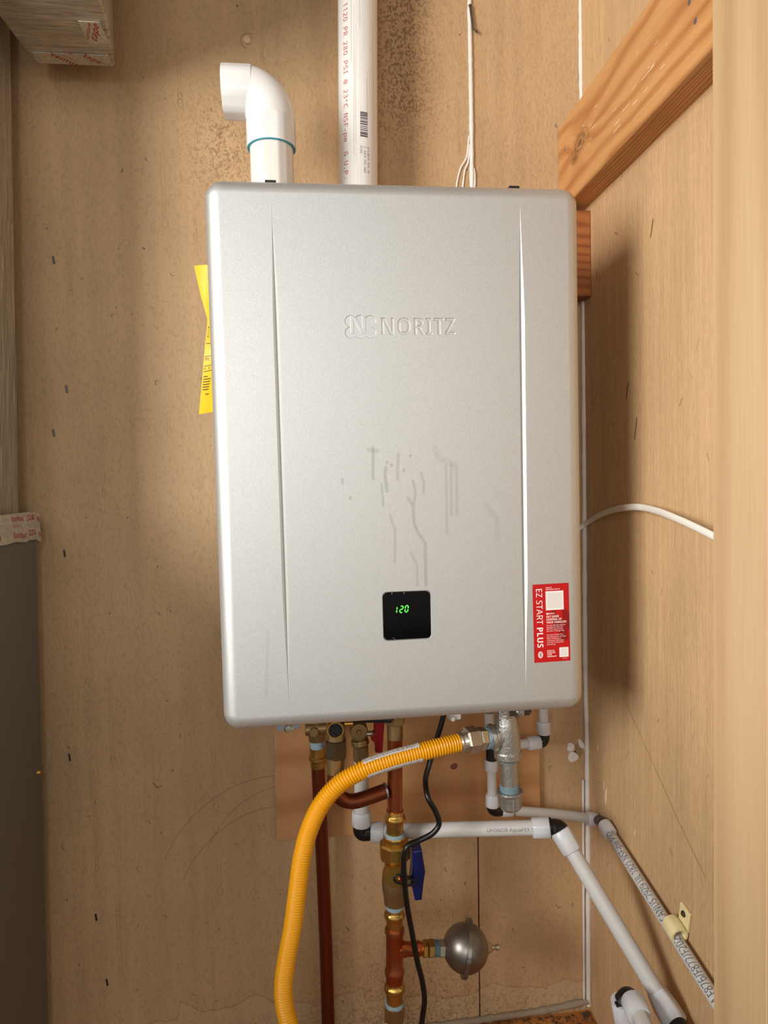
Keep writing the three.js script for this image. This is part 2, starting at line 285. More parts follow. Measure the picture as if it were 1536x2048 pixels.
// front wall of the closet with the doorway the picture is taken through
const SX = 0.3005, SZ = 0.55;
const tr = struct('trim_1', 'pale pine door stud at the closet opening', 'door stud');
part(tr, 'stud', worldUV(rbox(SX, SX + 0.14, 0, 2.42, SZ - 0.085, SZ, 0.0015), (x, y) => 1 - y / 2.42, (x, y, z) => (x - SX) * 6 + (z - SZ) * 7), studWood);
const wf = struct('wall_front', 'closet front wall around the doorway', 'wall');
part(wf, 'panel', box(SX + 0.14, 1.6, 0, 2.42, SZ - 0.085, SZ), drywall);
part(wf, 'header', box(-1.05, SX, 2.15, 2.42, SZ - 0.085, SZ), drywall);
part(wf, 'panel_001', box(-2.0, -1.05, 0, 2.42, SZ - 0.085, SZ), drywall);
const wp = struct('wall_added_partition', 'low partition added out of view to shade the lower closet', 'wall');  // invented blocker, unseen: keeps window light off the low walls
part(wp, 'panel', rbox(-0.98, -0.88, -0.05, 0.76, SZ, 1.4, 0.004), drywall);
// the room outside, with its window on the left
const ro = struct('wall_room', 'light painted walls of the room before the closet', 'wall');
part(ro, 'side_panel', box(1.55, 1.65, -0.05, 2.42, SZ, 4.1), whiteWall);
part(ro, 'rear_panel', [box(-2.1, WIN2.x0, -0.05, 2.42, 4.0, 4.1), box(WIN2.x1, 1.65, -0.05, 2.42, 4.0, 4.1), box(WIN2.x0, WIN2.x1, -0.05, WIN2.y0, 4.0, 4.1), box(WIN2.x0, WIN2.x1, WIN2.y1, 2.42, 4.0, 4.1)], whiteWall);
part(ro, 'window_wall', [box(-2.1, WIN.x, -0.05, WIN.y0, SZ - 0.085, 4.0), box(-2.1, WIN.x, WIN.y1, 2.42, SZ - 0.085, 4.0), box(-2.1, WIN.x, WIN.y0, WIN.y1, SZ - 0.085, WIN.z0), box(-2.1, WIN.x, WIN.y0, WIN.y1, WIN.z1, 4.0)], drywall);
const wi = struct('window_1', 'large window of the room with white frame', 'window');
part(wi, 'frame', [box(-2.1, WIN.x - 0.03, WIN.y0, WIN.y0 + 0.04, WIN.z0, WIN.z1), box(-2.1, WIN.x - 0.03, WIN.y1 - 0.04, WIN.y1, WIN.z0, WIN.z1), box(-2.1, WIN.x - 0.03, WIN.y0, WIN.y1, WIN.z0, WIN.z0 + 0.04), box(-2.1, WIN.x - 0.03, WIN.y0, WIN.y1, WIN.z1 - 0.04, WIN.z1)], drywall);
part(wi, 'pane', box(-2.066, -2.062, WIN.y0 + 0.04, WIN.y1 - 0.04, WIN.z0 + 0.04, WIN.z1 - 0.04), P({ color: 0xffffff, transmission: 1, thickness: 0, roughness: 0.02 }));

const wj = struct('window_2', 'unseen rear window added for frontal fill light', 'window');  // opening added around the fill light, no such window known
part(wj, 'frame', [box(WIN2.x0, WIN2.x1, WIN2.y0, WIN2.y0 + 0.04, 4.03, 4.1), box(WIN2.x0, WIN2.x1, WIN2.y1 - 0.04, WIN2.y1, 4.03, 4.1), box(WIN2.x0, WIN2.x0 + 0.04, WIN2.y0, WIN2.y1, 4.03, 4.1), box(WIN2.x1 - 0.04, WIN2.x1, WIN2.y0, WIN2.y1, 4.03, 4.1)], drywall);
part(wj, 'pane', box(WIN2.x0 + 0.04, WIN2.x1 - 0.04, WIN2.y0 + 0.04, WIN2.y1 - 0.04, 4.062, 4.066), P({ color: 0xffffff, transmission: 1, thickness: 0, roughness: 0.02 }));

// caulk beads
const bead = (path, r, seed, n = 160) => sweep(path, (t, l) => { const q = fbm(l * 90, 1, seed, 3); return r * (0.78 + 0.5 * q); }, { n, radial: 10 });
const t2 = struct('trim_2', 'white caulk bead down the corner of the walls', 'caulk');
part(t2, 'bead', bead([[0.3598, 1.8903, 0.004], [0.3584, 1.7612, 0.004], [0.3572, 1.4157, 0.004], [0.3563, 1.0944, 0.004], [0.3534, 0.6586, 0.004], [0.3551, 0.4798, 0.004], [0.355, 0.2984, 0.004], [0.3529, 0.0123, 0.004]], 0.0042, 4, 260), caulk);
part(t2, 'bead_001', bead([[0.348, 0.4253, 0.002], [0.3465, 0.2063, 0.002], [0.3453, 0.0097, 0.002]], 0.002, 8), caulk, 'thin second bead beside the corner');
const t3 = struct('trim_3', 'white caulk over the plywood seam with drips', 'caulk');
part(t3, 'bead', bead([[0.1704, 1.8806, 0.001], [0.168, 1.7534, 0.001], [0.1678, 1.6572, 0.001], [0.1674, 1.544, 0.001], [0.1664, 1.4461, 0.001], [0.1669, 1.3804, 0.001]], 0.0036, 14, 200), caulk);
part(t3, 'drip', bead([[0.1629, 1.534, 0.0012], [0.158, 1.4989, 0.0012], [0.1483, 1.4823, 0.0012], [0.142, 1.4618, 0.0012], [0.1389, 1.4372, 0.0012]], 0.0016, 15), caulk);
part(t3, 'drip_001', bead([[0.1635, 1.5194, 0.0012], [0.1604, 1.4908, 0.0012], [0.155, 1.4784, 0.0012], [0.1522, 1.462, 0.0012], [0.1491, 1.4374, 0.0012]], 0.0015, 16), caulk);
part(t3, 'drip_002', bead([[0.1696, 1.4804, 0.0012], [0.1711, 1.469, 0.0012], [0.1696, 1.4379, 0.0012]], 0.0026, 17), caulk);
const cobweb = S({ color: 0x4a4036, roughness: 0.9 });
part(t3, 'cobweb_tuft', sweep([[0.1679, 1.7434, 0.004], [0.1705, 1.7189, 0.005], [0.1734, 1.704, 0.006], [0.1792, 1.6979, 0.006], [0.1776, 1.7042, 0.006]], (t) => 0.0028 * (1 - 0.75 * t), { n: 30, radial: 7 }), cobweb, 'dark dusty cobweb tuft');
const t4 = struct('trim_4', 'dirty caulk and grit along the foot of the back wall', 'caulk');
part(t4, 'bead', bead([[-0.54, 0.006, 0.003], [-0.2, 0.005, 0.003], [0.1, 0.006, 0.003], [0.2, 0.009, 0.003], [0.28, 0.012, 0.003], [0.352, 0.02, 0.004]], 0.0055, 24, 220), S({ color: 0x9a8a74, roughness: 0.8 }));
{
  const r = rng(71), gs = [], one = new THREE.IcosahedronGeometry(1, 0);
  for (let i = 0; i < 240; i++) { const g = one.clone(); const s = mix(0.0008, 0.0028, r() ** 2); g.scale(s * mix(0.6, 1.3, r()), s * 0.7, s); g.rotateY(r() * 6); const k = r() ** 1.8; g.translate(mix(0.352, -0.1, k), s * 0.5, 0.006 + 0.03 * r() * r()); gs.push(g); }
  const m = part(t4, 'grit', gs, S({ color: 0x57432c, roughness: 0.9 }), 'dark grit and crumbs'); m.userData.kind = 'stuff';
}

// ------------------------------------------------------------------ timber
{
  const z1 = SZ - 0.085, B = { x0: XW - 0.040, y0: 1.412, y1: 1.5505 };
  const t = thing('wooden_ledger_board', 'orange fir beam with a knot fixed along the side wall above the heater', 'beam', [XW - 0.02, B.y0, 0.001]);
  const sh = new THREE.Shape(); const w = XW - B.x0, h = B.y1 - B.y0, r = 0.006;
  sh.moveTo(r, 0); sh.lineTo(w, 0); sh.lineTo(w, h); sh.lineTo(0.002, h); sh.lineTo(0, h - 0.002); sh.lineTo(0, r); sh.quadraticCurveTo(0, 0, r, 0);
  const g = new THREE.ExtrudeGeometry(sh, { depth: z1 - 0.001, bevelEnabled: false, curveSegments: 6 }); g.translate(B.x0, B.y0, 0.001);
  // separate inner face from the under and top edges so that each carries its own grain
  const q = g.toNonIndexed(), pos = q.attributes.position, nr = q.attributes.normal, lists = [[], []];
  for (let i = 0; i < pos.count; i += 3) lists[Math.abs(nr.getX(i)) > 0.75 || Math.abs(nr.getZ(i)) > 0.9 ? 0 : 1].push(i);
  const pick = (l) => { const a = []; for (const i of l) for (let k = 0; k < 3; k++) a.push(pos.getX(i + k), pos.getY(i + k), pos.getZ(i + k)); const e = new THREE.BufferGeometry(); e.setAttribute('position', new THREE.Float32BufferAttribute(a, 3)); e.computeVertexNormals(); return e; };
  const inner = worldUV(pick(lists[0]), (x, y, z) => z / 0.56, (x, y) => (y - B.y0) / h), edge = worldUV(pick(lists[1]), (x, y, z) => z / 0.6, (x, y) => (x - B.x0) / 0.044 + (y - B.y0) * 2);
  part(t, 'board', inner, beamFace); part(t, 'under_edge', edge, beamEdge, 'underside of the beam with straight grain');
  for (const s of [[0.3165, 1.5045, 0.0296], [0.3165, 1.488, 0.3967], [0.3165, 1.4599, 0.4083]]) { const p = [B.x0 + 0.0005, s[1], s[2]]; part(t, 'screw', lathe(p, [p[0] - 0.0015, p[1], p[2]], [[0, 0.0035], [0.7, 0.0033], [1, 0.002]], 12), zinc); }
}
single('mounting_board', worldUV(rbox(-0.20, XW - 0.0005, 1.262, 1.402, 0.0005, 0.0375, 0.0012), (x) => x * 1.6, (x, y) => (y - 1.262) / 0.14), boardWood, 'reddish wooden mounting board on the back wall behind the heater', 'board', [0.02, 1.262, 0.019]);
{
  const a = [-0.1902, 0.5718, 0.012], b = [0.2656, 0.3537, 0.012];
  const x0 = a[0], x1 = b[0], y0 = 0.3655, y1 = 0.62;
  const t = thing('plywood_backing_board', 'orange plywood board on the back wall behind the water pipes', 'board', [0.04, y0, 0.006]);
  part(t, 'sheet', worldUV(rbox(x0, x1, y0, y1, 0.0005, 0.012, 0.0008), (x) => (x - x0) / 0.52, (x, y) => (y - y0) / 0.30), plyWood);
  part(t, 'plug', lathe([0.1131, 0.4726, 0.0115], [0.1127, 0.4733, 0.0132], [[0, 0.0062], [0.6, 0.006], [1, 0.0048]], 16), S({ color: 0x6b2a14, roughness: 0.6 }), 'dark red knot plug');
}

// ------------------------------------------------------------------ tankless water heater
const font = await new FontLoader().loadAsync('fonts/droid/droid_sans_bold.typeface.json');
{
  const HC = 0.9946, hw = 0.235, hh = 0.3392, R = 0.022, bv = 0.019, zf = 0.288, zs = 0.07;
  const t = thing('water_heater', 'silver wall-hung tankless water heater with a black display', 'water heater', [0, HC - hh, 0.16]);
  const fx = (x) => (x + hw) / (2 * hw), fy = (x, y) => (y - (HC - hh)) / (2 * hh);
  const U = (x, w) => fx(x) * w;
  const coverMap = paint(1024, 1476, (x, y) => { const n = hash(x, y, 5) - 0.5, m = fbm(x / 3, y / 3, 3, 2) - 0.5; return tone([206, 205, 201], 1 + n * 0.035 + m * 0.05); }, (g, w, h) => {
    const q = (p) => [(p[0] + hw) / (2 * hw) * w, (1 - (p[1] - (HC - hh)) / (2 * hh)) * h];
    g.lineCap = 'round'; g.lineJoin = 'round';
    const streak = (pts, lw, al) => { g.strokeStyle = 'rgba(120,116,106,' + al + ')'; g.lineWidth = lw; g.beginPath(); pts.map(q).forEach((p, i) => (i ? g.lineTo(...p) : g.moveTo(...p))); g.stroke(); };
    streak([[-0.0387, 1.0061, 0.288], [-0.0388, 0.9999, 0.288], [-0.0397, 0.9668, 0.288]], 8, 0.22); streak([[-0.0438, 1.0031, 0.288], [-0.0338, 1.0017, 0.288]], 12, 0.16);
    streak([[-0.0068, 0.9974, 0.288], [-0.0085, 0.9774, 0.288], [-0.0088, 0.9661, 0.288]], 8, 0.18); streak([[-0.023, 0.9808, 0.288], [-0.0244, 0.9715, 0.288], [-0.0224, 0.9514, 0.288]], 9, 0.22); streak([[-0.0291, 0.9603, 0.288], [-0.0273, 0.9327, 0.288]], 6, 0.2);
    streak([[0.0109, 0.9631, 0.288], [0.0137, 0.9485, 0.288], [0.0121, 0.9359, 0.288]], 7, 0.2); streak([[0.004, 0.9419, 0.288], [0.0102, 0.9328, 0.288], [0.0109, 0.9107, 0.288], [0.0158, 0.8979, 0.288], [0.0245, 0.8849, 0.288], [0.0245, 0.8306, 0.288]], 9, 0.2);
    streak([[-0.0194, 0.9211, 0.288], [-0.0135, 0.902, 0.288], [-0.0144, 0.8628, 0.288]], 8, 0.16); streak([[0.0062, 0.8728, 0.288], [0.0136, 0.8566, 0.288], [0.0136, 0.8311, 0.288]], 8, 0.14); streak([[0.0213, 0.9735, 0.288], [0.0248, 0.9609, 0.288], [0.0239, 0.9464, 0.288]], 7, 0.16);
    streak([[0.0399, 1.0046, 0.288], [0.0434, 0.9919, 0.288], [0.0651, 0.982, 0.288]], 16, 0.09); for (const [x, e] of [[892, 1065], [902, 1030], [913, 1030]]) { g.globalAlpha = 1; const a = { 892: [[0.0535, 0.9823, 0.288], [0.0531, 0.8966, 0.288]], 902: [[0.06, 0.9821, 0.288], [0.0593, 0.9187, 0.288]], 913: [[0.067, 0.9788, 0.288], [0.0664, 0.9185, 0.288]] }[x]; streak(a, 8, 0.13); }
    streak([[0.1063, 0.9288, 0.288], [0.1179, 0.9137, 0.288], [0.1188, 0.888, 0.288]], 14, 0.08); streak([[-0.0784, 0.9678, 0.288], [-0.0779, 0.9628, 0.288]], 7, 0.2); streak([[-0.1755, 0.7796, 0.288], [-0.1799, 0.7011, 0.288]], 9, 0.08);
    for (const p of [[-0.0215, 0.987, 0.288], [-0.0159, 0.9838, 0.288], [-0.0003, 0.9772, 0.288], [0.0084, 0.9946, 0.288], [-0.0685, 0.9438, 0.288]]) { const c = q(p); g.fillStyle = 'rgba(120,116,106,0.24)'; g.beginPath(); g.ellipse(c[0], c[1], 4, 6, 0.4, 0, 7); g.fill(); }
  });
  const peelFine = tex(paint(256, 256, grey((x, y) => fbm(x / 3, y / 3, 91, 3))), false); peelFine.repeat.set(14, 20);
  const coverMat = P({ map: tex(coverMap), ...silver, bumpMap: peelFine, bumpScale: 0.00012 });
  const recessMat = P({ color: 0xcecdc9, ...silver });
  // rounded shell: front bevel, side wall, back flange
  const rings = [];
  for (let k = 0; k <= 9; k++) { const a = k / 9 * Math.PI / 2; rings.push([bv * (1 - Math.sin(a)), zf - bv * (1 - Math.cos(a)), Math.sin(a), Math.cos(a)]); }
  rings.push([0, zs, 1, 0]);
  const nC = 10, outlineN = 4 * (nC + 1);
  const ringAt = (ins, z) => roundRect(0, HC, 2 * (hw - ins), 2 * (hh - ins), Math.max(R - ins, 0.003), nC);
  const pos = [], nor = [], idx = [];
  rings.forEach(([ins, z, so, co]) => { const o = ringAt(ins, z); o.forEach(([x, y], i) => { const qd = Math.floor(i / (nC + 1)), k = i % (nC + 1), a = (qd * 90 + 90 * k / nC) * Math.PI / 180; pos.push(x, y, z); nor.push(Math.cos(a) * so, Math.sin(a) * so, co); }); });
  for (let r = 0; r < rings.length - 1; r++) for (let i = 0; i < outlineN; i++) { const j = (i + 1) % outlineN, p = r * outlineN + i, q = r * outlineN + j, s = p + outlineN, u = q + outlineN; idx.push(p, s, q, q, s, u); }
  const shell = new THREE.BufferGeometry(); shell.setAttribute('position', new THREE.Float32BufferAttribute(pos, 3)); shell.setAttribute('normal', new THREE.Float32BufferAttribute(nor, 3)); shell.setIndex(idx);
  worldUV(shell, fx, fy);
  // flat front with cut-outs for grooves, emblem, letters and display
  const face = new THREE.Shape(ringAt(bv, zf).map(([x, y]) => new THREE.Vector2(x, y)));
  const islands = [], hole = (pts) => face.holes.push(new THREE.Path(pts.map(([x, y]) => new THREE.Vector2(x, y))));
  const cw = (pts, want) => (THREE.ShapeUtils.isClockWise(pts.map(([x, y]) => new THREE.Vector2(x, y))) === want ? pts : pts.slice().reverse());
  function offset(pts, d) {                                           // move a counter-clockwise outline inwards by d
    const n = pts.length;
    return pts.map((p, i) => { const a = pts[(i + n - 1) % n], b = pts[(i + 1) % n]; let e1 = [p[0] - a[0], p[1] - a[1]], e2 = [b[0] - p[0], b[1] - p[1]]; const l1 = Math.hypot(...e1) || 1, l2 = Math.hypot(...e2) || 1; let nx = -(e1[1] / l1 + e2[1] / l2), ny = e1[0] / l1 + e2[0] / l2; const l = Math.hypot(nx, ny) || 1; nx /= l; ny /= l; const c = Math.max(0.5, nx * -e1[1] / l1 + ny * e1[0] / l1); return [p[0] + nx * d / c, p[1] + ny * d / c]; });
  }
  function recess(outer, holes, depth, ins) {                         // sunk flat with sloping walls
    outer = cw(outer, false); const hs = holes.map((h) => cw(h, true)), list = [];
    const fo = offset(outer, ins), fh = hs.map((h) => offset(h, ins));
    const sh = new THREE.Shape(fo.map(([x, y]) => new THREE.Vector2(x, y))); fh.forEach((h) => sh.holes.push(new THREE.Path(h.map(([x, y]) => new THREE.Vector2(x, y)))));
    const floor = new THREE.ShapeGeometry(sh); floor.translate(0, 0, zf - depth); list.push(floor);
    [[outer, fo], ...hs.map((h, i) => [h, fh[i]])].forEach(([o, i2]) => { const pp = []; o.forEach((p, i) => { const j = (i + 1) % o.length, a = p, b = o[j], c = i2[i], d = i2[j]; pp.push(a[0], a[1], zf, c[0], c[1], zf - depth, b[0], b[1], zf, b[0], b[1], zf, c[0], c[1], zf - depth, d[0], d[1], zf - depth); }); const g = new THREE.BufferGeometry(); g.setAttribute('position', new THREE.Float32BufferAttribute(pp, 3)); g.setAttribute('uv', new THREE.Float32BufferAttribute(new Float32Array(pp.length / 3 * 2), 2)); g.computeVertexNormals(); list.push(toCreasedNormals(g, 0.5)); });
    hole(outer); holes.forEach((h) => islands.push(h));
    return join(list);
  }
  const pieces = [];
  // two long tapering V grooves
  for (const [a, b] of [[[-0.1543, 1.3041, 0.288], [-0.1525, 0.6887, 0.288]], [[0.1549, 1.3061, 0.288], [0.1528, 0.6896, 0.288]]]) {
    const n = 40, Lp = [], Rp = [], C = [];
    for (let i = 0; i <= n; i++) { const s = i / n, c = lerp3(a, b, s), w = 0.0038 * Math.min(1, smooth(0, 1, s / 0.22) * 0.25 + 0.75 * Math.min(1, s / 0.22), (1 - s) / 0.22) + 0.00004; Lp.push([c[0] - w * 0.85, c[1]]); Rp.push([c[0] + w * 1.15, c[1]]); C.push([c[0], c[1], w]); }
    hole([...Lp, ...Rp.slice().reverse()]);
    const pp = []; for (let i = 0; i < n; i++) { const d0 = zf - C[i][2] * 1.1, d1 = zf - C[i + 1][2] * 1.1; for (const [E, f] of [[Lp, 0], [Rp, 1]]) { const A = [...E[i], zf], B = [...E[i + 1], zf], D = [C[i][0], C[i][1], d0], F = [C[i + 1][0], C[i + 1][1], d1]; pp.push(...(f ? [A, D, B, B, D, F] : [A, B, D, B, F, D]).flat()); } }
    const g = new THREE.BufferGeometry(); g.setAttribute('position', new THREE.Float32BufferAttribute(pp, 3)); g.setAttribute('uv', new THREE.Float32BufferAttribute(new Float32Array(pp.length / 3 * 2), 2)); g.computeVertexNormals();
    pieces.push(['groove', toCreasedNormals(g, 0.5)]);
  }
  // pressed word
  const a0 = [-0.0245, 1.145, 0.288], a1 = [0.069, 1.1456, 0.288], cap = 0.0212;
  const raw = font.generateShapes('NORITZ', 1); let bx0 = 1e9, bx1 = -1e9, by1 = 0; raw.forEach((s) => s.getPoints(6).forEach((p) => { bx0 = Math.min(bx0, p.x); bx1 = Math.max(bx1, p.x); by1 = Math.max(by1, p.y); }));
  const kx = (a1[0] - a0[0]) / (bx1 - bx0), ky = cap / by1, yb = (a0[1] + a1[1]) / 2;
  const dedupe = (pts) => pts.filter((p, i) => { const q = pts[(i + 1) % pts.length]; return Math.hypot(p[0] - q[0], p[1] - q[1]) > 1e-5; });
  const map2 = (p) => [a0[0] + (p.x - bx0) * kx, yb + p.y * ky];
  for (const s of raw) pieces.push(['pressed_letter', recess(dedupe(s.getPoints(6).map(map2)), s.holes.map((h) => dedupe(h.getPoints(6).map(map2))), 0.0010, 0.0008)]);
  // pressed emblem: six round lobes with a raised N
  const ec = [-0.0504, 1.1551, 0.288], lobes = [[-0.0122, 0.0070], [0, 0.0074], [0.0122, 0.0070], [-0.0122, -0.0070], [0, -0.0074], [0.0122, -0.0070]], lr = 0.0072, em = [];
  for (let i = 0; i < 120; i++) { const a = i / 120 * Math.PI * 2, dx = Math.cos(a), dy = Math.sin(a); let m = 0; for (const [cx, cy] of lobes) { const bq = dx * cx + dy * cy, cq = cx * cx + cy * cy - lr * lr, D = bq * bq - cq; if (D > 0) m = Math.max(m, bq + Math.sqrt(D)); } em.push([ec[0] + dx * m, ec[1] + dy * m]); }
  const emblem = recess(em, [], 0.0009, 0.0006);
  const nsh = font.generateShapes('N', 0.0225)[0];
  const ng = new THREE.ExtrudeGeometry(nsh, { depth: 0.0001, bevelEnabled: true, bevelThickness: 0.0003, bevelSize: 0.0004, bevelOffset: -0.0003, bevelSegments: 2 }); ng.translate(ec[0] - 0.0152, ec[1] - 0.0080, zf - 0.0009);
  // display recess
  const D = [[-0.0322, 0.8241, 0.288], [0.0305, 0.8243, 0.288], [0.0311, 0.7613, 0.288], [-0.0319, 0.7609, 0.288]];
  const dc = [(D[0][0] + D[1][0] + D[2][0] + D[3][0]) / 4, (D[0][1] + D[1][1] + D[2][1] + D[3][1]) / 4], dw = 0.0625, dh = 0.0628;
  const dispWall = recess(roundRect(dc[0], dc[1], dw, dh, 0.006, 8), [], 0.0016, 0.0012);
  const flat = new THREE.ShapeGeometry(face, 6); flat.translate(0, 0, zf);
  const isl = islands.map((h) => { const g = new THREE.ShapeGeometry(new THREE.Shape(cw(h, false).map(([x, y]) => new THREE.Vector2(x, y)))); g.translate(0, 0, zf); return g; });
  const coverGeo = join([shell, ...[flat, ...isl].map((g) => worldUV(g, fx, fy))]);
  const cover = part(t, 'front_cover', coverGeo, coverMat);
  for (const [n, g] of pieces) part(cover, n, g, recessMat);
  part(cover, 'pressed_emblem', [emblem, ng], recessMat, 'pressed six-lobed emblem with the letter N');
  const dispMat = recessMat;
  part(cover, 'display_rim', dispWall, dispMat);
  part(t, 'rear_case', rbox(-hw + 0.006, hw - 0.006, HC - hh + 0.006, HC + hh - 0.006, 0.0385, 0.10, 0.004), caseGrey);
  const disp = part(t, 'display', plate(roundRect(dc[0], dc[1], dw - 0.0024, dh - 0.0024, 0.0055, 8), 0.0022, 0.0006, [0, 0, zf - 0.0022]), blackGloss, 'glossy black display window');
  // three green seven-segment digits reading 120
  const led = S({ color: 0x041004, emissive: new THREE.Color(0.12, 1.0, 0.08), emissiveIntensity: 1.6 }), segs = { 1: 'bc', 2: 'abged', 0: 'abcdef' };
  const d0 = [-0.016, 0.7966, 0.288], d1 = [0, 0.7972, 0.288], sc = (d1[0] - d0[0]) / 25;
  [...'120'].forEach((ch, i) => {
    const cx = d0[0] + sc * (2 + i * 10.2), cy = d0[1] + sc * i * 0.6, w = sc * 5.6, h = sc * 12.6, g = [];
    const seg = { a: [[-0.5, 1], [0.5, 1]], b: [[0.5, 1], [0.5, 0.5]], c: [[0.5, 0.5], [0.5, 0]], d: [[-0.5, 0], [0.5, 0]], e: [[-0.5, 0.5], [-0.5, 0]], f: [[-0.5, 1], [-0.5, 0.5]], g: [[-0.5, 0.5], [0.5, 0.5]] };
    for (const s of segs[ch]) { const q = seg[s].map(([x, y]) => [cx + x * w * (ch === '1' ? 0.3 : 1) + y * h * 0.14, cy + y * h, zf + 0.00012]); const A = lerp3(q[0], q[1], 0.12), B = lerp3(q[0], q[1], 0.88); g.push(lathe(A, B, [[0, 0.0003], [0.2, 0.0007], [0.8, 0.0007], [1, 0.0003]], 8)); }
    part(disp, 'digit', g, led, 'green lit digit ' + ch);
  });
  const chip = S({ color: 0x6e6e6a, roughness: 0.6 });
  [[-0.0193, 0.8217, 0.2882], [-0.0039, 0.8217, 0.2882], [-0.0187, 0.7648, 0.2882], [-0.0169, 0.7628, 0.2882], [-0.0207, 0.7623, 0.2882]].forEach((p, i) => { const g = new THREE.IcosahedronGeometry(0.0007, 0); g.scale(1, i < 2 ? 2.2 : 1.2, 0.3); g.translate(...p); part(disp, 'dust_mark', g, chip); });
  // red sticker
  const ST = [[0.1632, 0.8258, 0.288], [0.2135, 0.8253, 0.288], [0.2143, 0.7225, 0.288], [0.164, 0.7236, 0.288]];
  const sw = 0.0485, shh = (ST[0][1] + ST[1][1] - ST[2][1] - ST[3][1]) / 2, sx = (ST[0][0] + ST[1][0] + ST[2][0] + ST[3][0]) / 4, sy = (ST[0][1] + ST[1][1] + ST[2][1] + ST[3][1]) / 4;
  const stickerMap = paint(480, 980, (x, y) => { const n = fbm(x / 70, y / 110, 12, 3), b = x > 250 && y > 330 && y < 720 ? 0.5 * smooth(0.42, 0.6, n) : 0.1 * n; return blend([196, 12, 16], [86, 10, 10], b); }, (g, w, h) => {
    g.fillStyle = '#f4ebe4'; g.textBaseline = 'middle';
    g.save(); g.translate(84, 48); g.rotate(Math.PI / 2); g.font = '112px sans-serif'; g.fillText('EZ START', 0, 0, 455); g.font = 'bold 112px sans-serif'; g.fillText('PLUS', 484, 0, 268); g.restore();
    g.beginPath(); g.ellipse(84, 884, 32, 42, 0, 0, 7); g.fill(); g.strokeStyle = '#a01014'; g.lineWidth = 6; g.beginPath(); g.moveTo(68, 868); g.lineTo(98, 898); g.lineTo(83, 912); g.lineTo(83, 856); g.lineTo(98, 870); g.lineTo(68, 900); g.stroke();
    g.fillStyle = '#f4ebe4'; g.fillRect(170, 92, 238, 238); g.fillRect(336, 806, 122, 122);
    g.fillStyle = '#e4dcd4'; g.fillRect(192, 114, 194, 194); g.fillRect(350, 820, 94, 94);
    g.fillStyle = '#f6ece6'; const tx = (s, y, px, b, mw) => { g.font = (b ? 'bold ' : '') + px + 'px sans-serif'; g.fillText(s, 172, y, mw); };
    tx('SCAN TO', 48, 19, 1, 90); tx('DOWNLOAD THE APP', 70, 19, 1, 210);
    g.beginPath(); g.arc(186, 374, 13, 0, 7); g.fill(); tx('    NORITZ', 374, 24, 1, 130); tx('GET MORE', 412, 36, 1, 170); tx('CONTROL OF', 448, 36, 1, 206); tx('YOUR TANKLESS', 484, 36, 1, 268);
    ['Scan the QR code above to', 'download the Noritz EZ', 'Start Plus App from the', 'App Store or Google Play.', '', 'The Noritz EZ Start Plus', 'app allows you to set water', 'heater temperature,', 'scheduling, notifications', 'and more via Bluetooth', 'connectivity.'].forEach((s, i) => tx(s, 520 + i * 24, 21, 0, 262));
    ['SCAN TO', 'REGISTER', 'YOUR', 'WARRANTY'].forEach((s, i) => tx(s, 840 + i * 24, 24, 1, 138)); g.font = '14px sans-serif'; g.fillText('77R-10001', 372, 946, 84);
  });
  const stg = box(-sw / 2, sw / 2, -shh / 2, shh / 2, 0, 0.0003); worldUV(stg, (x) => x / sw + 0.5, (x, y) => y / shh + 0.5); stg.rotateZ(0.012); stg.translate(sx, sy, zf + 0.0001);
  part(t, 'sticker', stg, S({ map: tex(stickerMap), roughness: 0.35 }), 'red printed sticker with white lettering');
  // clips above, brackets and screws below
  for (const p of [[-0.1558, 1.339, 0.262], [0.1551, 1.34, 0.262]]) part(t, 'top_clip', rbox(p[0] - 0.0068, p[0] + 0.0068, HC + hh - 0.002, HC + hh + 0.0062, 0.249, 0.266, 0.0006), blackPlastic, 'small black clip');
  { const p0 = [-0.1709, 0.6448, 0.262], p1 = [-0.1389, 0.6523, 0.262], yT = HC - hh + 0.004;
    part(t, 'bracket', plate([[p0[0], yT], [p0[0] + 0.0005, p0[1]], [p1[0] - 0.007, p0[1] + 0.001], [p1[0] - 0.002, p0[1] + 0.003], [p1[0], p0[1] + 0.008], [p1[0], yT]], 0.0018, 0.0004, [0, 0, 0.2605]), zinc, 'bright zinc bracket');
    const s = [-0.1548, 0.648, 0.262]; part(t, 'screw', lathe([s[0], s[1], 0.262], [s[0], s[1], 0.2665], [[0, 0.0060], [0.35, 0.0060], [0.8, 0.0042], [1, 0.0012]], 20), chrome); }
  { const p0 = [0.1421, 0.6399, 0.25], p1 = [0.173, 0.6442, 0.25], yT = HC - hh + 0.004;
    part(t, 'bracket', plate([[p0[0], yT], [p0[0], p0[1]], [p1[0] - 0.003, p0[1]], [p1[0], p0[1] + 0.004], [p1[0], yT]], 0.0018, 0.0004, [0, 0, 0.2485]), steelDark, 'dark lower bracket');
    const s = [0.1569, 0.6445, 0.25]; part(t, 'screw', lathe([s[0], s[1], 0.250], [s[0], s[1], 0.2545], [[0, 0.0060], [0.35, 0.0060], [0.8, 0.0042], [1, 0.0012]], 20), chrome); }
  { const p = [0.0864, 0.6076, 0.15]; part(t, 'drain_plug', [rbox(p[0] - 0.0095, p[0] + 0.0095, p[1] - 0.002, HC - hh + 0.008, 0.142, 0.158, 0.002), rod([p[0] - 0.004, p[1] + 0.001, 0.154], [p[0] - 0.004, p[1] + 0.001, 0.162], 0.0036, 14)], caulk, 'small white plug'); }
  part(t, 'black_tube', rod([-0.0617, 0.629, 0.19], [-0.0126, 0.6251, 0.19], 0.0055, 14), blackPlastic, 'black tube under the case');
}

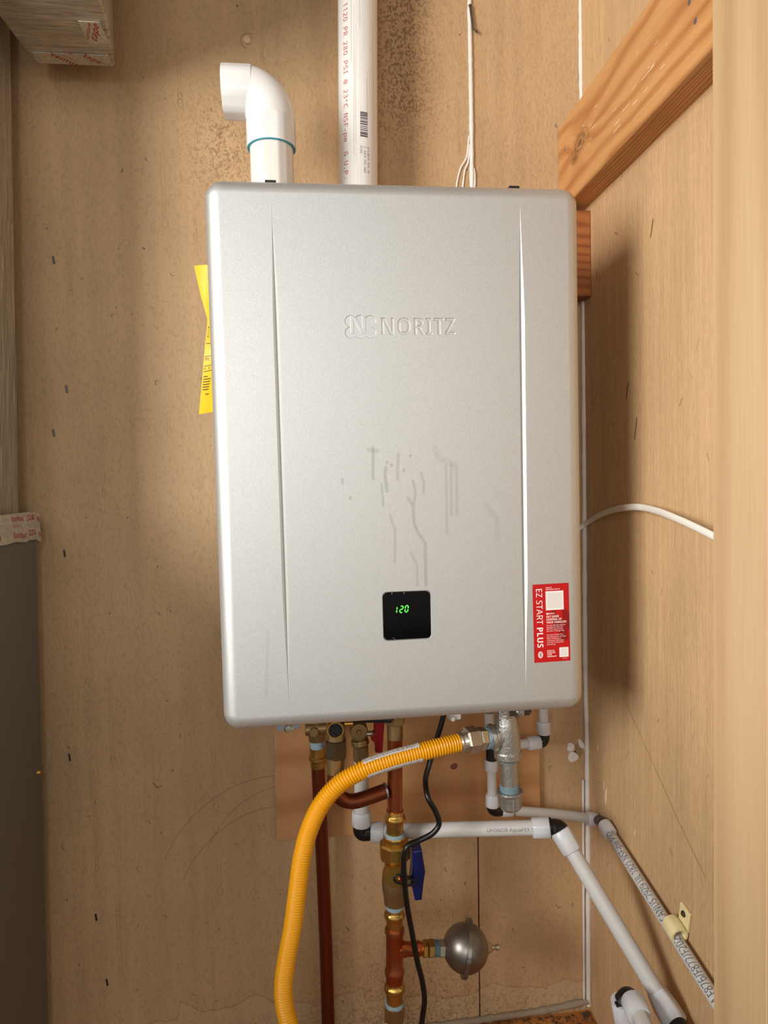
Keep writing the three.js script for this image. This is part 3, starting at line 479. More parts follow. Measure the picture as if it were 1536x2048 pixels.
// yellow energy tag hanging on the left side of the heater
{
  const map = paint(256, 640, (x, y) => tone([226, 184, 34], 1 + (fbm(x / 40, y / 40, 6, 2) - 0.5) * 0.06), (g) => {
    g.fillStyle = '#3a2c08'; g.strokeStyle = '#3a2c08'; g.lineWidth = 3;
    for (const y of [338, 394, 436, 460]) { g.beginPath(); g.moveTo(14, y); g.lineTo(250, y - 6); g.stroke(); }
    g.font = 'bold 24px sans-serif'; g.fillText('therms', 20, 412); g.font = 'bold 16px sans-serif'; g.fillText('$44', 20, 452); g.fillText('$90', 92, 452);
    for (let i = 0; i < 6; i++) g.fillRect(20, 480 + i * 11, 70 + (i * 53) % 60, 4); g.fillRect(70, 556, 50, 4); g.lineWidth = 5; g.strokeRect(40, 268, 20, 40);
  });
  const top = [-0.2636, 1.2575, 0.19], q1 = [-0.244, 1.2489, 0.21], knot = [-0.2438, 1.1802, 0.215], bl = [-0.265, 1.0605, 0.19], br = [-0.2431, 1.0582, 0.21];
  // a twisted sheet: 12 rows, left edge follows the photograph's outline, right edge runs behind the cover
  const rowsY = [], n = 24, pos = [], uv = [], idx = [], edge = [[top, 0], [[-0.2552, 1.2166, 0.195], 0.2], [[-0.2458, 1.1826, 0.205], 0.37], [[-0.2484, 1.1642, 0.205], 0.46], [[-0.257, 1.112, 0.195], 0.74], [bl, 1]];
  const le = (s) => { let i = 0; while (i < edge.length - 2 && s > edge[i + 1][1]) i++; return lerp3(edge[i][0], edge[i + 1][0], (s - edge[i][1]) / (edge[i + 1][1] - edge[i][1])); };
  for (let i = 0; i <= n; i++) { const s = i / n, L = le(s); for (let j = 0; j <= 6; j++) { const u = j / 6, xr = -0.2343; pos.push(mix(L[0], xr, u), L[1] - 0.003 * u * (1 - s), mix(L[2], 0.214 - 0.012 * Math.cos(s * 3.1), u) + 0.004 * Math.sin(u * 3 + s * 4)); uv.push(u, 1 - s); } }
  for (let i = 0; i < n; i++) for (let j = 0; j < 6; j++) { const q = i * 7 + j; idx.push(q, q + 7, q + 1, q + 1, q + 7, q + 8); }
  const back = pos.slice(); for (let k = 2; k < back.length; k += 3) back[k] -= 0.0003;
  const off = pos.length / 3, all = [...pos, ...back], id2 = [...idx]; for (let k = 0; k < idx.length; k += 3) id2.push(idx[k] + off, idx[k + 2] + off, idx[k + 1] + off);
  const g = new THREE.BufferGeometry(); g.setAttribute('position', new THREE.Float32BufferAttribute(all, 3)); g.setAttribute('uv', new THREE.Float32BufferAttribute([...uv, ...uv], 2)); g.setIndex(id2); g.computeVertexNormals();
  single('energy_tag', g, S({ map: tex(map), roughness: 0.5, side: THREE.DoubleSide }), 'yellow paper energy tag curling out beside the heater', 'paper tag', bl);
}

// ------------------------------------------------------------------ vent pipes
{
  const L = 1.09, y0 = 1.3345, map = paint(384, 2048, (x, y) => tone([238, 235, 229], 1 + (fbm(x / 6, y / 160, 14, 3) - 0.5) * 0.05 - 0.05 * smooth(0.62, 0.8, fbm(x / 3, y / 240, 18, 3))), (g, w, h) => {
    const Y = (wy) => (1 - (wy - y0) / L) * h, ang = (d) => w * (0.5 + d / 360);
    g.save(); g.translate(ang(-50), Y(1.80)); g.rotate(Math.PI / 2); g.fillStyle = '#b4423e'; g.font = '22px monospace'; g.fillText('ASTM D 2665  PVC 1120 PR 280 PSI @ 23°C NSF-pw  G U.P. CODE NSF 14', 0, 0, 900); g.restore();
    g.fillStyle = '#3a3a44'; let y = Y(1.518); const r = rng(3); while (y < Y(1.483)) { const b = mix(1, 4, r()); g.fillRect(ang(2), y, 24, b); y += b + mix(1.2, 4, r()); }
    g.save(); g.translate(ang(12), Y(1.468)); g.rotate(Math.PI / 2); g.fillStyle = '#4a4a50'; g.font = '9px monospace'; g.fillText('ATLANTA SCH 40', 0, -12, 74); g.fillText('2 INCH PVC-DWV', 0, 0, 74); g.fillText('PIPE', 0, 12, 30); g.restore();
    g.strokeStyle = 'rgba(120,104,84,0.35)'; for (let i = 0; i < 14; i++) { const x = ang(mix(-60, 60, r())), a = h * r(); g.lineWidth = mix(0.6, 1.6, r()); g.beginPath(); g.moveTo(x, a); g.lineTo(x + (r() - 0.5) * 8, a + mix(80, 420, r())); g.stroke(); }
  });
  const cyl = new THREE.CylinderGeometry(0.0301, 0.0301, L, 48, 1, false, -Math.PI, Math.PI * 2); cyl.translate(0, L / 2, 0); cyl.rotateZ(-0.022); cyl.translate(-0.0315, y0, 0.064);
  single('vent_pipe', cyl, P({ map: tex(map), roughness: 0.35, clearcoat: 0.1 }), 'tall white plastic vent pipe with red print and a barcode', 'pipe', [-0.0315, y0, 0.064]);
  // short pipe with an elbow turned to the left
  const b = [-0.1575, y0, 0.151], t = thing('vent_elbow', 'white plastic elbow on a short pipe turned toward the furnace', 'pipe elbow', b);
  const cy = [-0.1575, 1.424, 0.151];
  part(t, 'pipe', rod(b, [b[0], 1.452, b[2]], 0.0301, 44), P({ color: 0xe7e1d8, roughness: 0.36 }));
  const bot = 1.4315, yc = 1.5072, xl = [-0.2213, 1.4931, 0.151][0], r0 = 0.0343;
  part(t, 'primer_ring', ring([b[0], bot - 0.0008, b[2]], [b[0], bot + 0.004, b[2]], 0.0302, 0.0333, 44), primer, 'blue primer ring at the joint');
  const rim = (p0, p1) => ring(p0, p1, 0.0318, r0, 48);
  const bend = []; for (let k = 0; k <= 14; k++) { const a = k / 14 * Math.PI / 2, rr = 0.036; bend.push([b[0] - rr + rr * Math.cos(a), yc - rr + rr * Math.sin(a), b[2]]); }
  const body = [sweep([[b[0], bot + 0.022, b[2]], ...bend, [xl + 0.028, yc, b[2]]], 0.0338, { n: 60, radial: 44, caps: false, start: [0, 0, 1] }), rim([b[0], bot, b[2]], [b[0], bot + 0.036, b[2]]), rim([xl, yc, b[2]], [xl + 0.040, yc, b[2]])];
  part(t, 'elbow', body, pvcWhite);
}

// ------------------------------------------------------------------ furnace, plenum and duct on the left
{
  const foilBump = tex(paint(512, 512, grey((x, y) => { const n = fbm(x / 55, y / 7, 33, 4), m = fbm(x / 120, y / 26, 37, 2); return 0.5 + (n - 0.5) * 0.8 + (m - 0.5) * 0.6; })), false);
  const foilTone = tex(paint(512, 512, (x, y) => tone([196, 190, 178], 1 + (fbm(x / 40, y / 6, 43, 3) - 0.5) * 0.30)));
  const foil = S({ map: foilTone, bumpMap: foilBump, bumpScale: 0.003, metalness: 0.85, roughness: 0.42 });
  const tapeMap = (words, seed, slant) => tex(paint(512, 128, (x, y) => tone([204, 196, 180], 1 + (fbm(x / 14, y / 9, seed, 3) - 0.5) * 0.22), (g) => { g.fillStyle = '#a8342c'; g.save(); g.translate(0, 0); words.forEach(([s, x, y, px, b]) => { g.save(); g.translate(x, y); g.rotate(slant); g.font = (b ? 'bold ' : '') + px + 'px sans-serif'; g.fillText(s, 0, 0); g.restore(); }); g.restore(); }));
  const zB = 0.022, zF = 0.455, zP = 0.25;
  const f = thing('furnace', 'dark grey furnace cabinet standing against the left wall', 'furnace', [-0.9, 0, 0.18]);
  const side = (y) => -0.566 + 0.021 * (y / 0.91);
  const cab = plate([[-1.22, 0.002], [side(0), 0.002], [side(0.912), 0.912], [-1.22, 0.912]], zF - zB, 0.002, [0, 0, zB]);
  part(f, 'cabinet', cab, furnacePaint);
  { const s = [-0.556, 0.5226, 0.0414]; part(f, 'screw', lathe([side(s[1]) + 0.0005, s[1], s[2]], [side(s[1]) + 0.005, s[1], s[2]], [[0, 0.0045], [0.5, 0.004], [1, 0.002]], 12), brass); }
  // crumpled silver tape along the top edge of the cabinet
  const tp = [], n = 30, uv = [], id = [];
  for (let i = 0; i <= n; i++) { const z = mix(zB - 0.004, zF - 0.02, i / n), w = 0.0016 + 0.003 * fbm(i * 0.9, 1, 9, 2); for (let j = 0; j <= 4; j++) { const y = mix(0.93, 0.885 + 0.004 * noise(i * 0.7, 3, 4), j / 4) - (i === 0 ? 0.004 : 0); tp.push(side(0.9) + w + 0.002 * noise(i * 0.8, j, 6), y, z); uv.push(0.62 - i / n * 2.4, 1 - j / 4); } }
  for (let i = 0; i < n; i++) for (let j = 0; j < 4; j++) { const q = i * 5 + j; id.push(q, q + 1, q + 5, q + 5, q + 1, q + 6); }
  const tg = new THREE.BufferGeometry(); tg.setAttribute('position', new THREE.Float32BufferAttribute(tp, 3)); tg.setAttribute('uv', new THREE.Float32BufferAttribute(uv, 2)); tg.setIndex(id); tg.computeVertexNormals();
  part(f, 'tape', [tg, box(-0.62, side(0.9) + 0.002, 0.9125, 0.914, zB, zF - 0.02)], S({ map: tapeMap([['Nashua', 20, 36, 34, 1], ['324A', 180, 38, 36, 1], ['PREMIUM FOIL', 30, 62, 14], ['Nashua', 30, 110, 36, 1], ['324A', 190, 108, 38, 1], ['Nashua', 290, 40, 34, 1], ['Nashua', 300, 110, 36, 1]], 51, 0), metalness: 0.5, roughness: 0.45, side: THREE.DoubleSide }), 'silver foil tape with red print');
  const p = thing('foil_plenum', 'foil-wrapped plenum box standing on the furnace', 'duct', [-0.9, 0.915, 0.17]);
  const pside = (y) => -0.566 + 0.022 * ((y - 0.92) / 0.7);
  part(p, 'wrap', worldUV(plate([[-1.2, 0.9155], [pside(0.9155), 0.9155], [pside(2.41), 2.41], [-1.2, 2.41]], zP - zB, 0.006, [0, 0, zB + 0.006]), (x, y) => y * 2.2, (x, y, z) => z * 3 + x), foil);
  // insulated duct leaving the plenum over the heater closet; its underside shows
  const d = thing('foil_duct', 'foil-faced insulated duct with red printed tape below the ceiling', 'duct', [-0.45, 1.598, 0.2]);
  const pts = [[-0.507, 0.045], [-0.391, 0.045], [-0.372, 0.15], [-0.362, 0.36], [-0.5245, 0.36]].map(([x, z]) => [x, -z]);
  const dg = plate(pts.slice().reverse(), 0.36, 0.003); dg.rotateX(-Math.PI / 2); dg.translate(0, 1.598, 0);
  part(d, 'wrap', worldUV(dg, (x, y, z) => x * 3, (x, y, z) => z * 4 + y * 2), foil);
  const tb = box(-0.500, -0.3935, 1.5965, 1.5978, 0.047, 0.072); worldUV(tb, (x) => (x + 0.5) / 0.107, (x, y, z) => (z - 0.047) / 0.025);
  part(d, 'tape', tb, S({ map: tapeMap([['venture', 110, 20, 60, 1], ['1581A', 190, 20, 24], ['tape', 330, 20, 60, 1], ['UL 181', 440, 96, 24]], 53, 0.75), metalness: 0.6, roughness: 0.4 }), 'foil tape with slanted red print');
  const tb2 = box(-0.412, -0.3835, 1.5965, 1.5978, 0.098, 0.145); worldUV(tb2, (x) => (x + 0.412) / 0.029 * 0.35, (x, y, z) => (z - 0.098) / 0.047);
  part(d, 'tape', tb2, S({ map: tapeMap([['tape', 70, 118, 60, 1], ['venture', 10, 110, 34, 1]], 57, -0.85), metalness: 0.6, roughness: 0.4 }), 'foil tape with red print at the duct edge');
}

// ------------------------------------------------------------------ plumbing
function chain(parent, a, b, pxTop, pxBot, list) {                    // stack of fittings between two points; heights as fractions of a photo span
  const at = (py) => lerp3(a, b, (py - pxTop) / (pxBot - pxTop));
  for (const [name, mat, y0, y1, kind, r, lab] of list) {
    const p = at(y0), q = at(y1);
    let g;
    if (kind === 'rod') g = rod(p, q, r); else if (kind === 'hex') g = hexnut(p, q, r, 6, 0.26); else if (kind === 'oct') g = hexnut(p, q, r, 8, 0.39, 0.003); else g = lathe(p, q, kind, 36, 0.7);
    part(parent, name, g, mat, lab);
  }
}
const press = (r) => [[0, r], [0.16, r], [0.2, r + 0.0004], [0.26, r + 0.0026], [0.36, r + 0.0034], [0.46, r + 0.0026], [0.52, r + 0.0003], [0.56, r], [1, r * 0.98]];
const pressUp = (r) => press(r).map(([t, q]) => [1 - t, q]).reverse();
// cold water riser in the middle: copper, union, ball valve, tee
{
  const a = [-0.0043, 0.6261, 0.165], b = [-0.0172, 0.1211, 0.165];
  const t = thing('cold_water_riser', 'copper and brass water riser with a union under the heater', 'water pipe', [b[0], 0, b[2]]);
  part(t, 'floor_pipe', rod([b[0], 0.0005, b[2]], [b[0], b[1] + 0.001, b[2]], 0.0152), pexWhite);
  chain(t, a, b, 1424, 2090, [
    ['nut', brassDull, 1424, 1447, 'hex', 0.0150], ['ferrule', brassDull, 1446, 1476, 'rod', 0.0116], ['copper_pipe', copper, 1474, 1622, 'rod', 0.0111],
    ['press_fitting', brass, 1617, 1664, press(0.0128)], ['thread_sealant', dope, 1661, 1668, 'rod', 0.0147, 'blue thread sealant'], ['union_tail', brass, 1666, 1692, 'oct', 0.0158], ['union_nut', brass, 1680, 1712, 'oct', 0.0232],
    ['valve_neck', brassDull, 1711, 1732, 'rod', 0.0152],
    ['valve_body', brassDull, 1724, 1802, [[0, 0.0140], [0.1, 0.0160], [0.25, 0.0184], [0.5, 0.0192], [0.68, 0.0184], [0.78, 0.0168], [1, 0.0156]]],
    ['thread_sealant', dope, 1800, 1812, [[0, 0.0146], [0.4, 0.0144], [1, 0.0128]], 'blue thread sealant'], ['press_fitting', brass, 1811, 1853, press(0.0124)],
    ['copper_tee', copper, 1849, 1960, [[0, 0.0131], [0.04, 0.0146], [0.10, 0.0148], [0.14, 0.0134], [0.17, 0.0128], [0.72, 0.0128], [0.75, 0.0134], [0.79, 0.0148], [0.86, 0.0146], [0.90, 0.0131], [1, 0.0128]]],
    ['press_fitting', brass, 1956, 2004, press(0.0124)], ['thread_sealant', dope, 2001, 2009, 'rod', 0.0140, 'blue thread sealant'], ['adapter', brassDull, 2006, 2040, 'hex', 0.0160], ['plastic_pipe', pexWhite, 2037, 2090, 'rod', 0.0152],
  ]);
  const at = (py) => lerp3(a, b, (py - 1424) / 666), zc = 0.165;
  // branch of the tee and its fittings, to the hammer arrestor
  const bc = at(1896);
  const bx = [[-0.0054, 0.269, 0.165], [0.0284, 0.2655, 0.165], [0.0458, 0.2644, 0.165], [0.0519, 0.2638, 0.165]];
  part(t, 'tee_branch', lathe([bc[0] + 0.004, bc[1], zc], bx[1], [[0, 0.0128], [0.25, 0.0112], [0.4, 0.0100], [0.7, 0.0100], [0.8, 0.0108], [0.86, 0.0108], [1, 0.0085]], 32, 0.6), copper);
  // valve face, pin and retaining strap
  const vf = [-0.0127, 0.3932, 0.1925], vb = [vf[0], vf[1], 0.176];
  part(t, 'valve_face', lathe(vb, vf, [[0, 0.0170], [0.55, 0.0168], [0.8, 0.0152], [1, 0.0148]], 32), brass);
  const pin = [-0.006, 0.392, 0.1965]; part(t, 'pin', rod([pin[0], pin[1], 0.189], pin, 0.0035, 14), copper);
  const loop = [[-0.015, 0.394, 0.1935], [-0.012, 0.3981, 0.1935], [-0.0019, 0.3965, 0.1935], [0.0104, 0.3876, 0.188], [0.0167, 0.3801, 0.184], [0.0102, 0.3794, 0.188], [-0.0065, 0.3858, 0.1935], [-0.0136, 0.3894, 0.1935], [-0.015, 0.394, 0.1935]];
  part(t, 'strap', sweep(loop, 0.0016, { n: 70, radial: 8, caps: false }), blackPlastic, 'black retaining strap');
  const st0 = [-0.0029, 0.372, 0.165], st1 = [0.0225, 0.3696, 0.165];
  part(t, 'valve_stem', rod(st0, st1, 0.0075, 18), brassDull);
  const H = [[0.0151, 0.4228, 0.165], [0.0289, 0.4231, 0.165], [0.0334, 0.3892, 0.165], [0.0309, 0.3757, 0.165], [0.0272, 0.3478, 0.165], [0.0171, 0.3476, 0.165], [0.0145, 0.3643, 0.165], [0.0121, 0.3736, 0.165], [0.0143, 0.391, 0.165]].map((p) => [p[0], p[1]]).reverse();
  part(t, 'valve_handle', plate(H, 0.026, 0.002, [0, 0, 0.152]), handleBlue, 'blue lever handle');
}
{
  const c = [0.0938, 0.2598, 0.165], r = 0.0343, d = dir3([0.0519, 0.2638, 0.165], [0.147, 0.2555, 0.165]);
  const t = thing('hammer_arrestor', 'round steel hammer arrestor screwed to the copper tee', 'hammer arrestor', [c[0], c[1] - r, c[2]]);
  const f0 = [0.0284, 0.2655, 0.165], f1 = [0.0458, 0.2641, 0.165], f2 = [0.0526, 0.2633, 0.165], f3 = add3(c, d, -r + 0.002);
  part(t, 'brass_nut', [hexnut(f0, lerp3(f0, f1, 0.42), 0.0128, 6, 0.3), hexnut(lerp3(f0, f1, 0.46), f1, 0.0133, 6, 0.3)], brass);
  const th = []; for (let i = 0; i <= 18; i++) th.push([i / 18, i % 2 ? 0.0114 : 0.0104]); part(t, 'thread', lathe(f1, f2, th, 28, 0.3), threadBlue, 'blue sealed thread');
  part(t, 'steel_nut', hexnut(f2, f3, 0.0128, 6, 0.3), nickel);
  const sp = new THREE.SphereGeometry(r, 48, 32); sp.translate(...c); part(t, 'tank', sp, tankSteel);
  const bd = dir3([0, 0, 0], [d[0], d[1] - 0.10, d[2] + 0.17]); const bm = add3(c, bd, 0.0015);
  part(t, 'band', ring(add3(bm, bd, -0.0032), add3(bm, bd, 0.0032), r - 0.003, r + 0.0058, 56), tankSteel, 'welded band around the tank');
  const e0 = add3(c, d, r - 0.003), e = (k) => add3(c, d, r + k);
  part(t, 'valve_tip', [lathe(e0, e(0.006), [[0, 0.011], [0.4, 0.0085], [1, 0.006]], 24), rod(e(0.005), e(0.009), 0.0044, 18), rod(e(0.008), e(0.013), 0.0026, 14), rod(e(0.012), e(0.0175), 0.0043, 18)], nickel);
}
// bypass branch: union with a black plug in front and the bent copper tube to the riser
{
  const zc = 0.178, t = thing('relief_valve_branch', 'bent copper branch with a big nut and a black round plug', 'valve', [-0.0963, 0.5374, 0.178]);
  const top = [-0.0916, 0.6274, 0.178], n0 = [-0.0925, 0.597, 0.178], n1 = [-0.0925, 0.5707, 0.178], n2 = [-0.0939, 0.5475, 0.178];
  part(t, 'valve_body', lathe(top, n0, [[0, 0.0125], [0.6, 0.0135], [1, 0.0135]], 28), brassDull);
  part(t, 'nut', hexnut(n0, n1, 0.0165, 6, 0.1), brassDark);
  part(t, 'tail', rod(n1, n2, 0.0125), brassDull);
  const pc = [-0.0929, 0.6187, 0.203];
  part(t, 'port', ring([pc[0], pc[1], 0.172], pc, 0.0098, 0.0122, 36), brass);
  const plug = part(t, 'plug', lathe([pc[0], pc[1], 0.178], [pc[0], pc[1], 0.2015], [[0, 0.0106], [0.96, 0.0106], [1, 0.0092]], 32), blackPlastic, 'ribbed black plug');
  for (let k = 0; k < 6; k++) { const a = k / 6 * 6.283 + 0.3, x = pc[0] + Math.cos(a) * 0.0068, y = pc[1] + Math.sin(a) * 0.0068; part(plug, 'lug', rod([x, y, 0.2005], [x, y, 0.2045], 0.0021, 10), blackPlastic); }
  part(t, 'spout', rod([-0.08, 0.6212, 0.185], [-0.0672, 0.6211, 0.185], 0.0045, 16), brass);
  const path = [n2, [-0.0957, 0.533, 0.178], [-0.0926, 0.5181, 0.178], [-0.0827, 0.5073, 0.177], [-0.0684, 0.5034, 0.176], [-0.0447, 0.5064, 0.172], [-0.0237, 0.5103, 0.168], [-0.0188, 0.511, 0.1672]];
  part(t, 'copper_tube', sweep(path, 0.0108, { n: 70, radial: 26 }), copperDark);
  const s0 = [-0.0222, 0.5108, 0.1678], s1 = [-0.0195, 0.5112, 0.1674]; part(t, 'solder_joint', ring(s0, s1, 0.0105, 0.0122, 30), zinc, 'silvery solder ring');
}
// hot water line near the wall on the left
{
  const a = [-0.1192, 0.584, 0.05], m = [-0.1185, 0.4961, 0.045], b = [[-0.1123, 0.0154, 0.034][0] - 0.002, 0.0005, 0.034];
  const t = thing('hot_water_line', 'dark copper hot water pipe with a brass valve on top', 'water pipe', b);
  const at = (py) => lerp3(a, m, (py - 1436) / 104);
  part(t, 'valve_body', [hexnut(at(1436), at(1466), 0.0168, 8, 0.3), lathe(at(1465), at(1480), [[0, 0.0150], [0.5, 0.0138], [1, 0.0128]], 28), hexnut(add3(at(1454), [-0.004, 0, 0.012]), add3(at(1454), [-0.004, 0, 0.024]), 0.008, 6)], brassDull);
  part(t, 'valve_collar', rod(add3(at(1452), [-0.018, 0, 0.01]), add3(at(1452), [0.018, 0, 0.01]), 0.0105, 20), brassDull);
  part(t, 'thread_sealant', lathe(at(1478), at(1496), [[0, 0.0128], [0.5, 0.0116], [1, 0.0112]], 24), dope, 'blue thread sealant');
  part(t, 'press_fitting', lathe(at(1494), at(1533), [[0, 0.0122], [0.42, 0.0122], [0.48, 0.0142], [0.58, 0.0146], [0.66, 0.0124], [1, 0.0122]], 30), brass);
  part(t, 'copper_pipe', sweep([at(1530), [-0.1158, 0.3594, 0.04], [-0.1141, 0.1862, 0.036], b], 0.0110, { n: 60, radial: 26 }), copperDark);
}
// drain valve with the red handle
{
  const t = thing('drain_valve', 'dull brass drain valve with a red lever handle', 'valve', [-0.0514, 0.5392, 0.12]);
  const f = [-0.0566, 0.5935, 0.148], nA = [-0.0544, 0.572, 0.12], nB = [-0.0531, 0.5626, 0.12], nC = [-0.053, 0.5378, 0.12], top = [-0.055, 0.6046, 0.12];
  part(t, 'valve_body', [lathe([f[0], f[1], 0.100], f, [[0, 0.0128], [0.9, 0.0132], [1, 0.0118]], 32), rod(top, nA, 0.0110), lathe(nA, nB, [[0, 0.0126], [0.3, 0.0136], [0.8, 0.0136], [1, 0.0122]], 30), hexnut(nB, nC, 0.0118, 8, 0.2)], brassDull);
  part(t, 'cap_screw', lathe([f[0], f[1], 0.1475], [f[0], f[1], 0.1505], [[0, 0.0042], [0.6, 0.004], [1, 0.003]], 18), brassDull);
  part(t, 'stem', rod([-0.0473, 0.5801, 0.12], [-0.0274, 0.5788, 0.12], 0.0042, 16), nickel);
  part(t, 'lever', plate([[-0.0368, 0.5716, 0.12], [-0.0308, 0.5665, 0.12], [-0.0311, 0.5518, 0.12], [-0.0204, 0.551, 0.12], [-0.0161, 0.599, 0.12], [-0.0314, 0.6, 0.12], [-0.0319, 0.5829, 0.12], [-0.0374, 0.5786, 0.12]].map((p) => [p[0], p[1]]), 0.016, 0.0015, [0, 0, 0.112]), handleRed, 'red lever');
}
// plastic water lines
const printCanvas = (s, px, y, turn, max) => paint(256, 1024, (x, y) => tone([200, 198, 194], 1 + (fbm(x / 40, y / 30, 4, 2) - 0.5) * 0.03), (g) => { g.save(); g.translate(128, y); g.rotate(turn * Math.PI / 2); g.fillStyle = '#55555e'; g.font = px + 'px sans-serif'; g.textBaseline = 'middle'; g.fillText(s, 0, 0, max); g.restore(); });
function collar(p0, p1, r) { return lathe(p0, p1, [[0, r * 0.93], [0.08, r], [0.9, r * 1.03], [1, r * 0.97]], 30, 0.6); }
{
  const t = thing('large_plastic_line', 'thick white plastic water line running across behind the riser', 'water pipe', [-0.0554, 0.4169, 0.11]);
  const r = 0.0112, r2 = 0.0148, z0 = 0.112, z1 = 0.165;
  const A = [-0.0516, 0.5493, 0.116], B = [-0.0543, 0.4337, 0.112], E = [-0.0554, 0.4235, 0.112], C = [-0.0414, 0.4215, 0.112], D = [0.226, 0.434, 0.165], F = [0.2376, 0.4406, 0.178];
  part(t, 'upright_pipe', rod(A, [-0.0541, 0.4416, 0.112], r), pexWhite);
  part(t, 'collar', collar([-0.0537, 0.4558, 0.112], [-0.0543, 0.4337, 0.112], r2), pexCollar);
  part(t, 'elbow_fitting', [sweep([B, [-0.0552, 0.4274, 0.112], [-0.0531, 0.4225, 0.112], C], 0.0125, { n: 20, radial: 22 }), rod([-0.055, 0.4353, 0.112], [-0.0553, 0.4259, 0.112], 0.0118), rod(E, [-0.0369, 0.4217, 0.113], 0.0118)], blackPlastic, 'black elbow');
  part(t, 'collar', collar([-0.0407, 0.422, 0.113], [-0.0207, 0.4214, 0.115], r2), pexCollar);
  const pm = tex(printCanvas('UPONOR AquaPEX 5106 3/4 IN CTS', 26, 470, -1, 400)); pm.repeat.set(1, 3.2);
  part(t, 'cross_pipe', sweep([[-0.0323, 0.4218, 0.114], [0.0565, 0.4286, 0.135], [0.1387, 0.4319, 0.15], [0.2166, 0.4338, 0.163]], r, { n: 50, radial: 24, start: [0, -0.25, -1] }), P({ map: pm, roughness: 0.4 }));
  part(t, 'collar', collar([0.2009, 0.4333, 0.161], [0.2265, 0.4345, 0.166], r2), pexCollar);
  const G = [0.2445, 0.4292, 0.205];
  const g1 = [0.233, 0.442, 0.2];
  part(t, 'elbow_fitting', [rod([0.2241, 0.4347, 0.166], [0.23, 0.4351, 0.167], 0.0142), sweep([[0.2269, 0.435, 0.167], [0.2344, 0.4385, 0.172], [0.2369, 0.4418, 0.186], g1], 0.0110, { n: 24, radial: 20 })], blackPlastic, 'black elbow');
  const e1 = [0.3207, 0.2743, 0.312], d = dir3(g1, e1), dl = dist(g1, e1);
  part(t, 'collar', collar(add3(g1, d, 0.026), add3(g1, d, -0.005), r2), pexCollar);
  part(t, 'falling_pipe', sweep([add3(g1, d, 0.01), add3(lerp3(g1, e1, 0.5), [-0.002, 0.003, 0]), e1], r, { n: 40, radial: 24 }), pexWhite);
  const ce1 = add3(e1, d, 0.034);
  part(t, 'end_collar', lathe(add3(e1, d, -0.008), ce1, [[0, r + 0.001], [0.2, 0.0145], [0.5, 0.0165], [0.95, 0.0172], [1, 0.0160]], 32, 0.6), pexCollar);
  part(t, 'elbow_fitting', [lathe(add3(e1, d, 0.024), add3(add3(e1, d, 0.036), [0, 0, 0.024]), [[0, 0.012], [0.5, 0.0135], [0.85, 0.012], [1, 0.006]], 26, 0.6), rbox(ce1[0] - 0.022, ce1[0] + 0.022, ce1[1] - 0.004, ce1[1] + 0.002, ce1[2] + 0.006, ce1[2] + 0.014, 0.002)], blackPlastic, 'black ribbed elbow at the end');
}
